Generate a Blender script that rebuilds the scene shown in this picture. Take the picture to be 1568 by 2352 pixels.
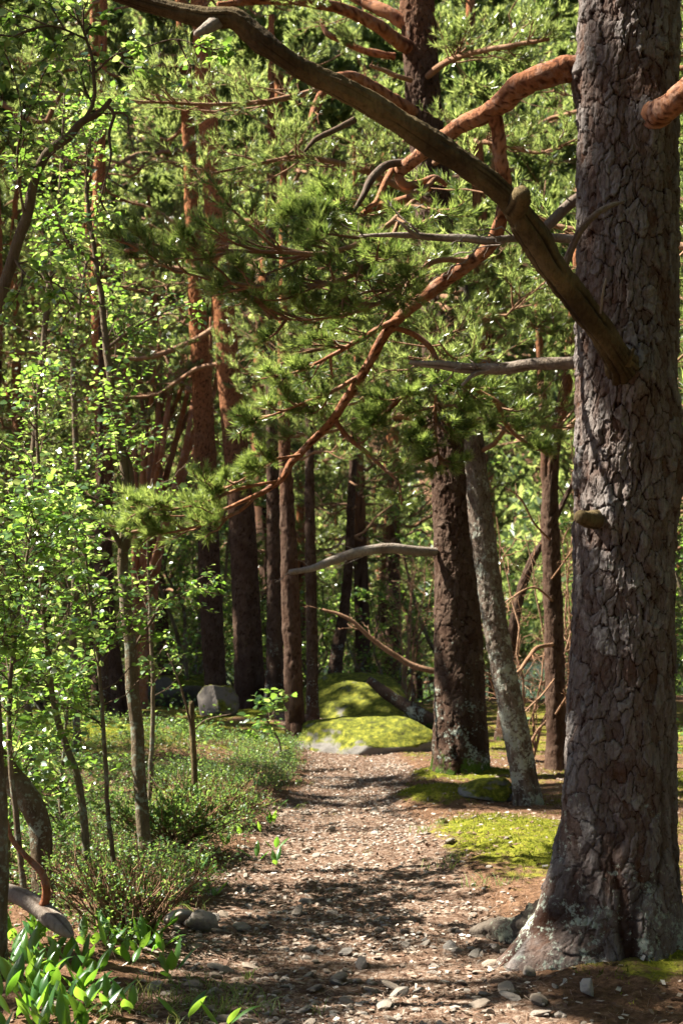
import bpy, math, random
import numpy as np

for _o in list(bpy.data.objects):
    bpy.data.objects.remove(_o)
SC = bpy.context.scene
COL = SC.collection
rng = np.random.default_rng(11)
random.seed(11)
PI = math.pi

# ------------------------------------------------------------------ camera, sky, sun, exposure
W, H, EYE, HOR = 0.4801, 0.72, 1.6, 0.60        # frame width and height per metre of depth, eye height, horizon line
cam_d = bpy.data.cameras.new('camera')
cam = bpy.data.objects.new('camera', cam_d)
COL.objects.link(cam)
cam.location = (0, 0, EYE)
cam.rotation_euler = (math.radians(90), 0, 0)
cam_d.sensor_fit = 'VERTICAL'
cam_d.sensor_height = 36
cam_d.lens = 50
cam_d.shift_y = HOR - 0.5
cam_d.clip_start = 0.1
cam_d.clip_end = 2000
cam_d.dof.use_dof = True
cam_d.dof.focus_distance = 6.7
cam_d.dof.aperture_fstop = 5.0
SC.camera = cam

SUN_AZ, SUN_EL = 82.0, 50.0                      # degrees left of straight ahead, above the horizon
sx = -math.sin(math.radians(SUN_AZ)) * math.cos(math.radians(SUN_EL))
sy = math.cos(math.radians(SUN_AZ)) * math.cos(math.radians(SUN_EL))
sz = math.sin(math.radians(SUN_EL))
SUN = np.array([sx, sy, sz])
sun_d = bpy.data.lights.new('sun', 'SUN')
sun_d.energy = 5.0
sun_d.angle = math.radians(0.5)
sun_d.color = (1.0, 0.94, 0.83)
sun = bpy.data.objects.new('sun', sun_d)
COL.objects.link(sun)
from mathutils import Vector
sun.rotation_euler = Vector((sx, sy, sz)).to_track_quat('Z', 'Y').to_euler()
sun.location = (-20, 20, 30)

world = bpy.data.worlds.new('World')
SC.world = world
world.use_nodes = True
wn = world.node_tree.nodes
wn.clear()
sky = wn.new('ShaderNodeTexSky')
sky.sky_type = 'NISHITA'
sky.sun_disc = False
sky.sun_elevation = math.radians(SUN_EL)
sky.sun_rotation = math.radians(-SUN_AZ)
sky.air_density = 0.5
sky.dust_density = 0.6
bg = wn.new('ShaderNodeBackground')
bg.inputs['Strength'].default_value = 0.05
wo = wn.new('ShaderNodeOutputWorld')
world.node_tree.links.new(sky.outputs[0], bg.inputs[0])
world.node_tree.links.new(bg.outputs[0], wo.inputs[0])
SC.view_settings.view_transform = 'Standard'
SC.view_settings.look = 'None'
SC.view_settings.gamma = 1
SC.view_settings.exposure = 2.4
SC.render.engine = 'CYCLES'
cy = SC.cycles
cy.max_bounces = 7
cy.diffuse_bounces = 1
cy.glossy_bounces = 2
cy.transmission_bounces = 4
cy.transparent_max_bounces = 4
cy.sample_clamp_indirect = 6
cy.use_denoising = True
cy.denoiser = 'OPENIMAGEDENOISE'
cy.use_adaptive_sampling = True
cy.adaptive_threshold = 0.015


# ------------------------------------------------------------------ small maths
def nrm(a):
    return a / np.maximum(np.linalg.norm(a, axis=-1, keepdims=True), 1e-9)


def hsh(*k):
    h = np.zeros(np.broadcast(*k).shape, dtype=np.uint32)
    for i, a in enumerate(k):
        h = (h ^ (np.asarray(a).astype(np.int64) & 0xffffffff).astype(np.uint32)) * np.uint32(2654435761 + 40503 * i * 2)
        h ^= h >> np.uint32(15)
        h *= np.uint32(2246822519)
        h ^= h >> np.uint32(13)
    return (h & np.uint32(0xffffff)).astype(np.float64) / 0xffffff


def vn(x, y, z, seed=0):
    x, y, z = np.broadcast_arrays(np.asarray(x, float), np.asarray(y, float), np.asarray(z, float))
    xi, yi, zi = np.floor(x), np.floor(y), np.floor(z)
    fx, fy, fz = x - xi, y - yi, z - zi
    fx, fy, fz = [f * f * (3 - 2 * f) for f in (fx, fy, fz)]
    out = 0
    for a in (0, 1):
        for b in (0, 1):
            for c in (0, 1):
                w = (fx if a else 1 - fx) * (fy if b else 1 - fy) * (fz if c else 1 - fz)
                out = out + w * hsh(xi + a, yi + b, zi + c, np.full_like(xi, seed))
    return out * 2 - 1


def fbm(x, y, z=0.0, o=3, seed=0):
    s, a, t = 0, 1.0, 0
    for i in range(o):
        s = s + a * vn(np.asarray(x) * 2 ** i, np.asarray(y) * 2 ** i, np.asarray(z) * 2 ** i, seed + i)
        t += a
        a *= 0.5
    return s / t


def sstep(a, b, x):
    t = np.clip((x - a) / (b - a), 0, 1)
    return t * t * (3 - 2 * t)


def worley(s, q, n, seed):                       # s is periodic with period n
    si, qi = np.floor(s), np.floor(q)
    f1 = np.full(s.shape, 9.0)
    f2 = np.full(s.shape, 9.0)
    cid = np.zeros(s.shape)
    ox, oy = np.zeros(s.shape), np.zeros(s.shape)
    for a in (-1, 0, 1):
        for b in (-1, 0, 1):
            cs, cq = si + a, qi + b
            wrap = np.mod(cs, n)
            jx = hsh(wrap, cq, np.full_like(s, seed))
            jy = hsh(wrap, cq, np.full_like(s, seed + 1))
            d = np.hypot(cs + jx - s, cq + jy - q)
            r = hsh(wrap, cq, np.full_like(s, seed + 2))
            near = d < f1
            f2 = np.where(near, f1, np.minimum(f2, d))
            cid = np.where(near, r, cid)
            ox = np.where(near, s - cs - jx, ox)
            oy = np.where(near, q - cq - jy, oy)
            f1 = np.where(near, d, f1)
    return f1, f2, cid, ox, oy


def P(px, py, d):                                # a place in the wood from where it stands in the view and how far off it is
    return np.array([(px / 1568 - 0.5) * W * d, d, EYE + (HOR - py / 2352) * H * d])


def wid(px, d):
    return px / 1568 * W * d


# ------------------------------------------------------------------ mesh buffers
class MB:
    def __init__(self):
        self.v, self.tri, self.quad, self.rnd, self.crk = [], [], [], [], []
        self.mt, self.mq, self.n = [], [], 0

    def add(self, v, f, mat=0, rnd=0.5, crk=0.0):
        v = np.asarray(v, float).reshape(-1, 3)
        f = np.asarray(f, int)
        k = len(v)
        self.v.append(v)
        self.rnd.append(np.broadcast_to(np.asarray(rnd, float), (k,)))
        self.crk.append(np.broadcast_to(np.asarray(crk, float), (k,)))
        if f.shape[1] == 3:
            self.tri.append(f + self.n)
            self.mt.append(np.full(len(f), mat))
        else:
            self.quad.append(f + self.n)
            self.mq.append(np.full(len(f), mat))
        self.n += k

    def mesh(self, name, mats, origin=(0, 0, 0), smooth=True):
        me = bpy.data.meshes.new(name)
        v = np.concatenate(self.v) - np.asarray(origin, float)
        t = np.concatenate(self.tri) if self.tri else np.zeros((0, 3), int)
        q = np.concatenate(self.quad) if self.quad else np.zeros((0, 4), int)
        me.vertices.add(len(v))
        me.vertices.foreach_set('co', v.astype(np.float32).ravel())
        loops = np.concatenate([t.ravel(), q.ravel()])
        me.loops.add(len(loops))
        me.loops.foreach_set('vertex_index', loops.astype(np.int32))
        np_ = len(t) + len(q)
        me.polygons.add(np_)
        st = np.concatenate([np.arange(len(t)) * 3, len(t) * 3 + np.arange(len(q)) * 4])
        me.polygons.foreach_set('loop_start', st.astype(np.int32))
        mi = np.concatenate((self.mt + self.mq)).astype(np.int32)
        me.polygons.foreach_set('material_index', mi)
        me.polygons.foreach_set('use_smooth', np.full(np_, smooth))
        a = me.attributes.new('rnd', 'FLOAT', 'POINT')
        a.data.foreach_set('value', np.concatenate(self.rnd).astype(np.float32))
        a = me.attributes.new('crk', 'FLOAT', 'POINT')
        a.data.foreach_set('value', np.concatenate(self.crk).astype(np.float32))
        for m in mats:
            me.materials.append(m)
        me.update(calc_edges=True)
        return me


def tag(o, label=None, cat=None, group=None, kind=None):
    if label: o['label'] = label
    if cat: o['category'] = cat
    if group: o['group'] = group
    if kind: o['kind'] = kind
    return o


def thing(name, label, cat, loc, group=None):
    o = bpy.data.objects.new(name, None)
    COL.objects.link(o)
    o.empty_display_size = 0.2
    o.location = tuple(float(c) for c in loc)
    return tag(o, label, cat, group)


def wloc(o):
    l = np.array(o.location)
    while o.parent:
        o = o.parent
        l = l + np.array(o.location)
    return l


def part(name, mb, mats, parent=None, smooth=True):
    org = wloc(parent) if parent else np.zeros(3)
    o = bpy.data.objects.new(name, mb.mesh(name, mats, org, smooth))
    COL.objects.link(o)
    if parent:
        o.parent = parent
    return o


def solo(name, mb, mats, loc, label=None, cat=None, group=None, kind=None, smooth=True):
    o = bpy.data.objects.new(name, mb.mesh(name, mats, loc, smooth))
    o.location = tuple(float(c) for c in loc)
    COL.objects.link(o)
    return tag(o, label, cat, group, kind)


def copy_tree(o, parent=None):
    c = o.copy()
    COL.objects.link(c)
    if parent:
        c.parent = parent
    for ch in list(o.children):
        copy_tree(ch, c)
    return c


# ------------------------------------------------------------------ materials
def new_mat(name):
    m = bpy.data.materials.new(name)
    m.use_nodes = True
    m.node_tree.nodes.clear()
    return m, m.node_tree.nodes, m.node_tree.links


class N:                                         # short hand for node building
    def __init__(self, m):
        self.nodes, self.links = m.node_tree.nodes, m.node_tree.links

    def put(self, node, key, val):
        if val is None:
            return
        if hasattr(val, 'is_output'):
            self.links.new(val, node.inputs[key])
        else:
            node.inputs[key].default_value = val

    def attr(self, name):
        n = self.nodes.new('ShaderNodeAttribute')
        n.attribute_name = name
        return n.outputs['Fac']

    def pos(self):
        return self.nodes.new('ShaderNodeTexCoord').outputs['Object']

    def world(self):
        return self.nodes.new('ShaderNodeNewGeometry').outputs['Position']

    def noise(self, vec, scale, detail=4, rough=0.6):
        n = self.nodes.new('ShaderNodeTexNoise')
        self.put(n, 'Vector', vec)
        n.inputs['Scale'].default_value = scale
        n.inputs['Detail'].default_value = detail
        n.inputs['Roughness'].default_value = rough
        return n.outputs['Fac']

    def vmul(self, vec, xyz):
        n = self.nodes.new('ShaderNodeVectorMath')
        n.operation = 'MULTIPLY'
        self.put(n, 0, vec)
        n.inputs[1].default_value = xyz
        return n.outputs[0]

    def math(self, op, a, b=None):
        n = self.nodes.new('ShaderNodeMath')
        n.operation = op
        self.put(n, 0, a)
        self.put(n, 1, b)
        return n.outputs[0]

    def rng(self, v, a, b, c=0.0, d=1.0):
        n = self.nodes.new('ShaderNodeMapRange')
        self.put(n, 'Value', v)
        for k, x in zip(('From Min', 'From Max', 'To Min', 'To Max'), (a, b, c, d)):
            n.inputs[k].default_value = x
        return n.outputs[0]

    def mix(self, f, a, b):
        n = self.nodes.new('ShaderNodeMix')
        n.data_type = 'RGBA'
        self.put(n, 0, f)
        for i, x in ((6, a), (7, b)):
            if hasattr(x, 'is_output'):
                self.links.new(x, n.inputs[i])
            else:
                n.inputs[i].default_value = (*x, 1)
        return n.outputs[2]

    def ramp(self, f, stops):
        n = self.nodes.new('ShaderNodeValToRGB')
        self.put(n, 0, f)
        e = n.color_ramp.elements
        while len(e) < len(stops):
            e.new(0.5)
        for el, (p, c) in zip(e, stops):
            el.position = p
            el.color = (*c, 1)
        return n.outputs[0]

    def bump(self, h, strength, dist):
        n = self.nodes.new('ShaderNodeBump')
        n.inputs['Strength'].default_value = strength
        n.inputs['Distance'].default_value = dist
        self.put(n, 'Height', h)
        return n.outputs[0]

    def bsdf(self, col, rough=0.9, spec=0.25, normal=None):
        n = self.nodes.new('ShaderNodeBsdfPrincipled')
        self.put(n, 'Base Color', col if hasattr(col, 'is_output') else (*col, 1))
        self.put(n, 'Roughness', rough)
        n.inputs['Specular IOR Level'].default_value = spec
        self.put(n, 'Normal', normal)
        return n.outputs[0]

    def out(self, s):
        o = self.nodes.new('ShaderNodeOutputMaterial')
        self.links.new(s, o.inputs[0])


def leaf_mat(name, stops, tstops, trans=0.45, rough=0.35, spec=0.5):
    m, _, _ = new_mat(name)
    n = N(m)
    r = n.attr('rnd')
    front = n.bsdf(n.ramp(r, stops), rough, spec)
    t = n.nodes.new('ShaderNodeBsdfTranslucent')
    n.links.new(n.ramp(r, tstops), t.inputs[0])
    mx = n.nodes.new('ShaderNodeMixShader')
    mx.inputs[0].default_value = trans
    n.links.new(front, mx.inputs[1])
    n.links.new(t.outputs[0], mx.inputs[2])
    n.out(mx.outputs[0])
    return m


def bark_mat(name, plate_a, plate_b, crack, lichen=0.0, lich_col=(0.30, 0.33, 0.27), lich_top=1.2, moss=0.0, upper=None, up0=4, up1=7, grey=0.0):
    m, _, _ = new_mat(name)
    n = N(m)
    p = n.pos()
    r, c = n.attr('rnd'), n.attr('crk')
    f = n.noise(p, 28, 5, 0.7)
    g = n.noise(n.vmul(p, (1, 1, 0.25)), 60, 4, 0.7)
    v = n.math('ADD', n.math('MULTIPLY', r, 0.36), n.math('ADD', n.math('MULTIPLY', f, 0.28), n.math('MULTIPLY', n.noise(p, 3.4, 4), 0.62)))
    col = n.mix(n.rng(v, 0.38, 0.92), plate_a, plate_b)
    col = n.mix(n.rng(g, 0.45, 0.75, 0, 0.55), col, crack)
    if grey:
        col = n.mix(n.rng(n.noise(p, 16, 5, 0.7), 0.50, 0.60, 0, grey), col, (0.26, 0.21, 0.18))
    sep = n.nodes.new('ShaderNodeSeparateXYZ')
    n.links.new(p, sep.inputs[0])
    z = sep.outputs[2]
    if upper:
        u = n.rng(n.math('ADD', z, n.math('MULTIPLY', n.noise(p, 2.5, 3), 2.0)), up0, up1)
        col = n.mix(u, col, n.mix(n.rng(f, 0.35, 0.65), upper, tuple(x * 0.5 for x in upper)))
    col = n.mix(n.rng(c, 0.15, 0.8), col, crack)
    if lichen > 0:
        big = n.noise(p, 5.5, 4, 0.65)
        fine = n.noise(p, 38, 4, 0.7)
        lv = n.math('ADD', n.math('MULTIPLY', big, 0.6), n.math('MULTIPLY', fine, 0.5))
        hgt = n.rng(z, 0, lich_top, 0.07, -0.07)
        lm = n.rng(n.math('ADD', lv, hgt), 0.66 - lichen, 0.72 - lichen)
        col = n.mix(lm, col, n.mix(fine, lich_col, tuple(x * 0.6 for x in lich_col)))
    if moss > 0:
        mz = n.math('ADD', n.noise(p, 9, 4), n.rng(z, 0, 0.35, 0.25, -0.3))
        col = n.mix(n.rng(mz, 0.66 - moss, 0.75 - moss), col, (0.045, 0.075, 0.012))
    h = n.math('ADD', f, n.math('MULTIPLY', g, 0.8))
    n.out(n.bsdf(col, 0.9, 0.06, n.bump(h, 0.8, 0.015)))
    return m


M = {}
M['bark_big'] = bark_mat('pine_bark', (0.066, 0.031, 0.017), (0.19, 0.178, 0.168), (0.018, 0.007, 0.004), 0.025, lich_top=0.9, moss=0.0)
M['bark_root'] = bark_mat('lichened_root_bark', (0.045, 0.032, 0.023), (0.12, 0.10, 0.08), (0.016, 0.010, 0.007), 0.02, (0.20, 0.21, 0.155), 0.9)
M['bark_mid'] = bark_mat('brown_pine_bark', (0.042, 0.021, 0.013), (0.095, 0.066, 0.048), (0.015, 0.007, 0.004), 0.02, lich_top=2.0, moss=0.03, upper=(0.30, 0.12, 0.05), up0=7.5, up1=11)
M['bark_far'] = bark_mat('reddish_pine_bark', (0.046, 0.024, 0.015), (0.10, 0.066, 0.047), (0.018, 0.008, 0.005), 0.0, upper=(0.34, 0.14, 0.06), up0=4, up1=7)
M['bark_lichen'] = bark_mat('lichened_bark', (0.085, 0.055, 0.040), (0.17, 0.145, 0.115), (0.035, 0.02, 0.013), 0.065, (0.32, 0.33, 0.27), 4.0)
M['bark_birch'] = bark_mat('sapling_bark', (0.085, 0.060, 0.036), (0.17, 0.135, 0.09), (0.035, 0.025, 0.016), 0.035, (0.24, 0.27, 0.21), 4.0)
M['rust'] = bark_mat('rust_limb_bark', (0.17, 0.062, 0.027), (0.36, 0.175, 0.095), (0.055, 0.019, 0.010), grey=0.3)
M['deadwood'] = bark_mat('dead_limb_wood', (0.028, 0.019, 0.011), (0.17, 0.125, 0.060), (0.012, 0.008, 0.005), -0.02, (0.20, 0.21, 0.17), 9)
M['greywood'] = bark_mat('grey_dead_wood', (0.13, 0.10, 0.075), (0.33, 0.29, 0.245), (0.05, 0.034, 0.024), 0.0, (0.42, 0.45, 0.38), 9)
M['twig'] = bark_mat('dark_twig', (0.075, 0.05, 0.032), (0.15, 0.11, 0.075), (0.03, 0.02, 0.014))
M['twigrust'] = bark_mat('pine_twig', (0.17, 0.085, 0.045), (0.30, 0.19, 0.12), (0.07, 0.035, 0.02))
M['needle'] = leaf_mat('pine_needles', [(0, (0.018, 0.038, 0.012)), (0.6, (0.040, 0.075, 0.020)), (1, (0.085, 0.135, 0.032))],
                       [(0, (0.10, 0.19, 0.025)), (1, (0.50, 0.60, 0.13))], 0.45, 0.26, 0.8)
M['needle_far'] = leaf_mat('far_pine_needles', [(0, (0.018, 0.038, 0.014)), (0.6, (0.045, 0.075, 0.024)), (1, (0.09, 0.13, 0.04))],
                           [(0, (0.12, 0.20, 0.035)), (1, (0.56, 0.64, 0.18))], 0.48, 0.27, 0.8)
M['leaf'] = leaf_mat('sapling_leaves', [(0, (0.018, 0.055, 0.018)), (1, (0.075, 0.15, 0.036))],
                     [(0, (0.16, 0.32, 0.035)), (0.6, (0.30, 0.48, 0.06)), (1, (0.62, 0.72, 0.22))], 0.45, 0.25, 0.8)
M['lily'] = leaf_mat('lily_leaves', [(0, (0.022, 0.080, 0.016)), (1, (0.060, 0.150, 0.028))],
                     [(0, (0.14, 0.34, 0.02)), (1, (0.34, 0.56, 0.05))], 0.42, 0.33, 0.5)
M['berry'] = leaf_mat('bilberry_leaves', [(0, (0.022, 0.062, 0.022)), (1, (0.075, 0.145, 0.045))],
                      [(0, (0.16, 0.32, 0.04)), (1, (0.42, 0.56, 0.12))], 0.42, 0.38, 0.4)
M['moss'] = leaf_mat('moss_fronds', [(0, (0.050, 0.060, 0.008)), (0.5, (0.14, 0.155, 0.015)), (1, (0.30, 0.27, 0.035))],
                     [(0, (0.10, 0.16, 0.01)), (1, (0.30, 0.34, 0.03))], 0.25, 0.8, 0.1)
M['grass'] = leaf_mat('grass_blades', [(0, (0.06, 0.11, 0.025)), (0.7, (0.14, 0.20, 0.05)), (1, (0.30, 0.26, 0.10))],
                      [(0, (0.16, 0.28, 0.04)), (1, (0.40, 0.40, 0.12))], 0.35, 0.5, 0.3)
M['litter'] = leaf_mat('needle_litter', [(0, (0.052, 0.026, 0.016)), (0.48, (0.135, 0.078, 0.050)), (0.78, (0.26, 0.20, 0.15)), (1, (0.52, 0.47, 0.41))],
                       [(0, (0.12, 0.06, 0.03)), (1, (0.40, 0.28, 0.18))], 0.12, 0.7, 0.2)


def stone_mat(name, a, b, moss=0.0, mz0=0.3):
    m, _, _ = new_mat(name)
    n = N(m)
    p = n.pos()
    col = n.mix(n.noise(p, 7, 5, 0.65), a, b)
    col = n.mix(n.rng(n.noise(p, 45, 3), 0.5, 0.75, 0, 0.5), col, tuple(x * 0.5 for x in a))
    rn = n.attr('rnd')
    col = n.mix(n.rng(rn, 0, 1, 0, 0.6), col, (0.30, 0.22, 0.15))
    bmp = n.bump(n.noise(p, 30, 5, 0.7), 0.7, 0.012)
    if moss > 0:
        g = n.nodes.new('ShaderNodeNewGeometry')
        sp = n.nodes.new('ShaderNodeSeparateXYZ')
        n.links.new(g.outputs['Normal'], sp.inputs[0])
        mv = n.math('ADD', n.math('MULTIPLY', sp.outputs[2], 0.35), n.noise(p, 2.6, 5, 0.6))
        mk = n.rng(mv, 0.80 - moss, 0.90 - moss)
        mc = n.ramp(n.noise(p, 14, 5, 0.7), [(0.32, (0.028, 0.026, 0.008)), (0.50, (0.085, 0.095, 0.012)), (0.72, (0.25, 0.23, 0.03))])
        col = n.mix(mk, col, mc)
    n.out(n.bsdf(col, 0.9, 0.1, bmp))
    return m


M['stone'] = stone_mat('path_stone', (0.16, 0.14, 0.12), (0.36, 0.33, 0.29))
M['boulder'] = stone_mat('grey_boulder', (0.05, 0.05, 0.05), (0.15, 0.145, 0.14), 0.20)
M['mossrock'] = stone_mat('moss_covered_boulder', (0.085, 0.085, 0.08), (0.19, 0.185, 0.175), 0.23)


def ground_mat(name, is_path):
    m, _, _ = new_mat(name)
    n = N(m)
    p = n.world()
    a = n.noise(p, 2.2, 5, 0.6)
    b = n.noise(p, 26, 5, 0.7)
    c = n.noise(p, 90, 3, 0.7)
    lit = n.ramp(b, [(0.32, (0.060, 0.034, 0.022)), (0.48, (0.135, 0.085, 0.058)), (0.60, (0.25, 0.19, 0.145)), (0.75, (0.42, 0.37, 0.32))])
    soil = n.ramp(b, [(0.3, (0.06, 0.034, 0.02)), (0.55, (0.15, 0.085, 0.05)), (0.75, (0.26, 0.17, 0.11))])
    pf = n.rng(n.math('ADD', n.attr('crk'), n.math('MULTIPLY', n.noise(p, 6, 4), 0.5)), 0.55, 0.95)
    col = n.mix(pf, soil, lit)
    col = n.mix(n.rng(c, 0.55, 0.75, 0, 0.6), col, (0.10, 0.05, 0.03))
    mc = n.ramp(n.noise(p, 18, 5, 0.7), [(0.3, (0.05, 0.05, 0.010)), (0.5, (0.13, 0.14, 0.016)), (0.75, (0.27, 0.24, 0.035))])
    mf = n.rng(n.math('ADD', n.attr('rnd'), n.math('MULTIPLY', n.math('SUBTRACT', n.noise(p, 4.5, 6, 0.7), 0.5), 1.7)), 0.40, 0.66)
    col = n.mix(mf, col, mc)
    n.out(n.bsdf(col, 0.95, 0.03, n.bump(n.math('ADD', b, n.math('MULTIPLY', c, 0.5)), 0.9, 0.03)))
    return m


M['ground'] = ground_mat('forest_floor', False)

wm, _, _ = new_mat('lake_water')
_n = N(wm)
_n.out(_n.bsdf((0.02, 0.04, 0.05), 0.08, 0.8, _n.bump(_n.noise(_n.vmul(_n.world(), (0.5, 2.0, 1)), 1.3, 4), 0.35, 0.25)))
M['water'] = wm
hm, _, _ = new_mat('wooded_hill')
_n = N(hm)
_n.out(_n.bsdf(_n.mix(_n.noise(_n.world(), 0.15, 5), (0.02, 0.04, 0.015), (0.06, 0.09, 0.03)), 1.0, 0.1))
M['hill'] = hm


# ------------------------------------------------------------------ ground
PC_Y = np.array([2.0, 5.0, 6.6, 8.9, 10.5, 11.9, 13.5, 15.0, 17.0, 20.0, 26.0])
PC_X = np.array([0.0, -0.02, 0.0, 0.0, 0.06, -0.04, 0.12, 0.2, 0.0, -0.5, -1.5])
PC_W = np.array([1.1, 1.0, 0.88, 0.84, 0.68, 0.52, 0.50, 0.60, 0.50, 0.45, 0.3])
MOUNDS = [(1.14, 9.6, 0.82, 1.35, 0.18), (0.78, 12.2, 0.52, 0.6, 0.15), (1.15, 13.6, 0.8, 0.6, 0.12), (-2.9, 16.5, 1.5, 2.2, 0.28),
          (-1.2, 20.5, 2.2, 1.6, 0.25), (1.55, 6.6, 0.7, 0.6, 0.10), (-1.25, 12.0, 0.5, 0.8, 0.22), (2.9, 12.5, 0.9, 1.2, 0.2), (-2.2, 9.0, 0.9, 1.2, 0.12)]


def pathmask(x, y):
    c = np.interp(y, PC_Y, PC_X)
    w = np.interp(y, PC_Y, PC_W)
    wob = 0.16 * fbm(x * 1.6, y * 1.6, 3.3, 3, 5)
    m = 1 - sstep(0.62, 1.18, np.abs(x - c + wob) / w)
    return m * (1 - sstep(20, 26, y))


def hills(x, y):
    return sstep(135, 430, y) * 185 + sstep(110, 320, np.abs(x)) * 30 * sstep(40, 160, y)


def gz(x, y):
    x = np.asarray(x, float)
    y = np.asarray(y, float)
    z = 0.06 * fbm(x * 0.8, y * 0.8, 0, 3, 21) + 0.05 * fbm(x * 0.25, y * 0.25, 4, 2, 31)
    pm = pathmask(x, y)
    z = z * (1 - 0.6 * pm) - 0.03 * pm
    for mx, my, ax, ay, h in MOUNDS:
        z = z + h * np.exp(-(((x - mx) / ax) ** 2 + ((y - my) / ay) ** 2) * 1.3)
    z = z + 0.012 * fbm(x * 7, y * 7, 1, 3, 41)
    drop = sstep(25 + 4 * vn(x * 0.1, 0.5, 0, 3), 46, y)
    z = z - 3.2 * drop
    far = sstep(60, 140, np.hypot(x, y))
    return z * (1 - far * 0.2) + hills(x, y) - 1.0 * far * (1 - sstep(140, 200, y))


def mossmask(x, y):
    x, y = np.asarray(x, float), np.asarray(y, float)
    m = np.zeros(x.shape)
    for i, (mx, my, ax, ay, h) in enumerate(MOUNDS[:8]):
        e = np.exp(-(((x - mx) / ax) ** 2 + ((y - my) / ay) ** 2) * 1.3)
        m = np.maximum(m, e * (1.1 if i not in (3, 4) else 0.85))
    m = np.maximum(m, 0.55 * sstep(14, 17, y) * (1 - sstep(24, 30, y)))
    m = np.maximum(m, 0.42 * sstep(1.2, 2.0, x) * (1 - sstep(14, 18, y)))
    return m * (1 - 0.85 * pathmask(x, y))


def axis(a, b, step, lo, hi, g=1.16):
    c = list(np.arange(a, b + step / 2, step))
    s = step
    while c[-1] < hi:
        s *= g
        c.append(c[-1] + s)
    s = step
    while c[0] > lo:
        s *= g
        c.insert(0, c[0] - s)
    return np.array(c)


gx = axis(-2.6, 2.6, 0.03, -620, 620)
gy = axis(4.6, 16, 0.03, -260, 900, 1.12)
GX, GY = np.meshgrid(gx, gy, indexing='ij')
GZ = gz(GX, GY)
PM = pathmask(GX, GY)
MM = mossmask(GX, GY)
near = (np.abs(GX) < 4) & (GY > 4) & (GY < 20)
GZ = GZ + np.where(near, 0.012 * fbm(GX * 22, GY * 22, 0, 2, 77), 0) + np.where(near, MM * 0.02 * fbm(GX * 14, GY * 14, 0, 2, 88), 0)
nx, ny = GX.shape
idx = np.arange(nx * ny).reshape(nx, ny)
quads = np.stack([idx[:-1, :-1], idx[1:, :-1], idx[1:, 1:], idx[:-1, 1:]], -1).reshape(-1, 4)
qpm = PM.ravel()[quads].mean(1)
V = np.stack([GX, GY, GZ], -1).reshape(-1, 3)


def sub(mask):
    q = quads[mask]
    u, inv = np.unique(q, return_inverse=True)
    return u, inv.reshape(-1, 4)


for nm, mask in (('ground', qpm <= 0.35), ('path', qpm > 0.35)):
    u, q = sub(mask)
    mb = MB()
    mb.add(V[u], q, 0, MM.ravel()[u], PM.ravel()[u])
    solo(nm, mb, [M['ground']], (0, 0, 0), kind='structure')

mb = MB()
LK = -2.75
mb.add([(-600, 34, LK), (600, 34, LK), (600, 420, LK), (-600, 420, LK)], [(0, 1, 2, 3)])
solo('lake', mb, [M['water']], (0, 0, 0), kind='structure')


# ------------------------------------------------------------------ growing things
def smooth_path(pts, n):
    pts = np.asarray(pts, float)
    k = len(pts)
    d = np.r_[0, np.cumsum(np.linalg.norm(np.diff(pts[:, :3], axis=0), axis=1))]
    t = np.linspace(0, d[-1], n)
    out = np.zeros((n, pts.shape[1]))
    m = np.gradient(pts, d, axis=0) if k > 2 else np.repeat((pts[1:] - pts[:1]) / d[-1], 2, 0)
    i = np.clip(np.searchsorted(d, t, side='right') - 1, 0, k - 2)
    h = (d[i + 1] - d[i])[:, None]
    s = ((t - d[i])[:, None]) / h
    out = (2 * s ** 3 - 3 * s ** 2 + 1) * pts[i] + (s ** 3 - 2 * s ** 2 + s) * h * m[i] + (-2 * s ** 3 + 3 * s ** 2) * pts[i + 1] + (s ** 3 - s ** 2) * h * m[i + 1]
    return out


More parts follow.
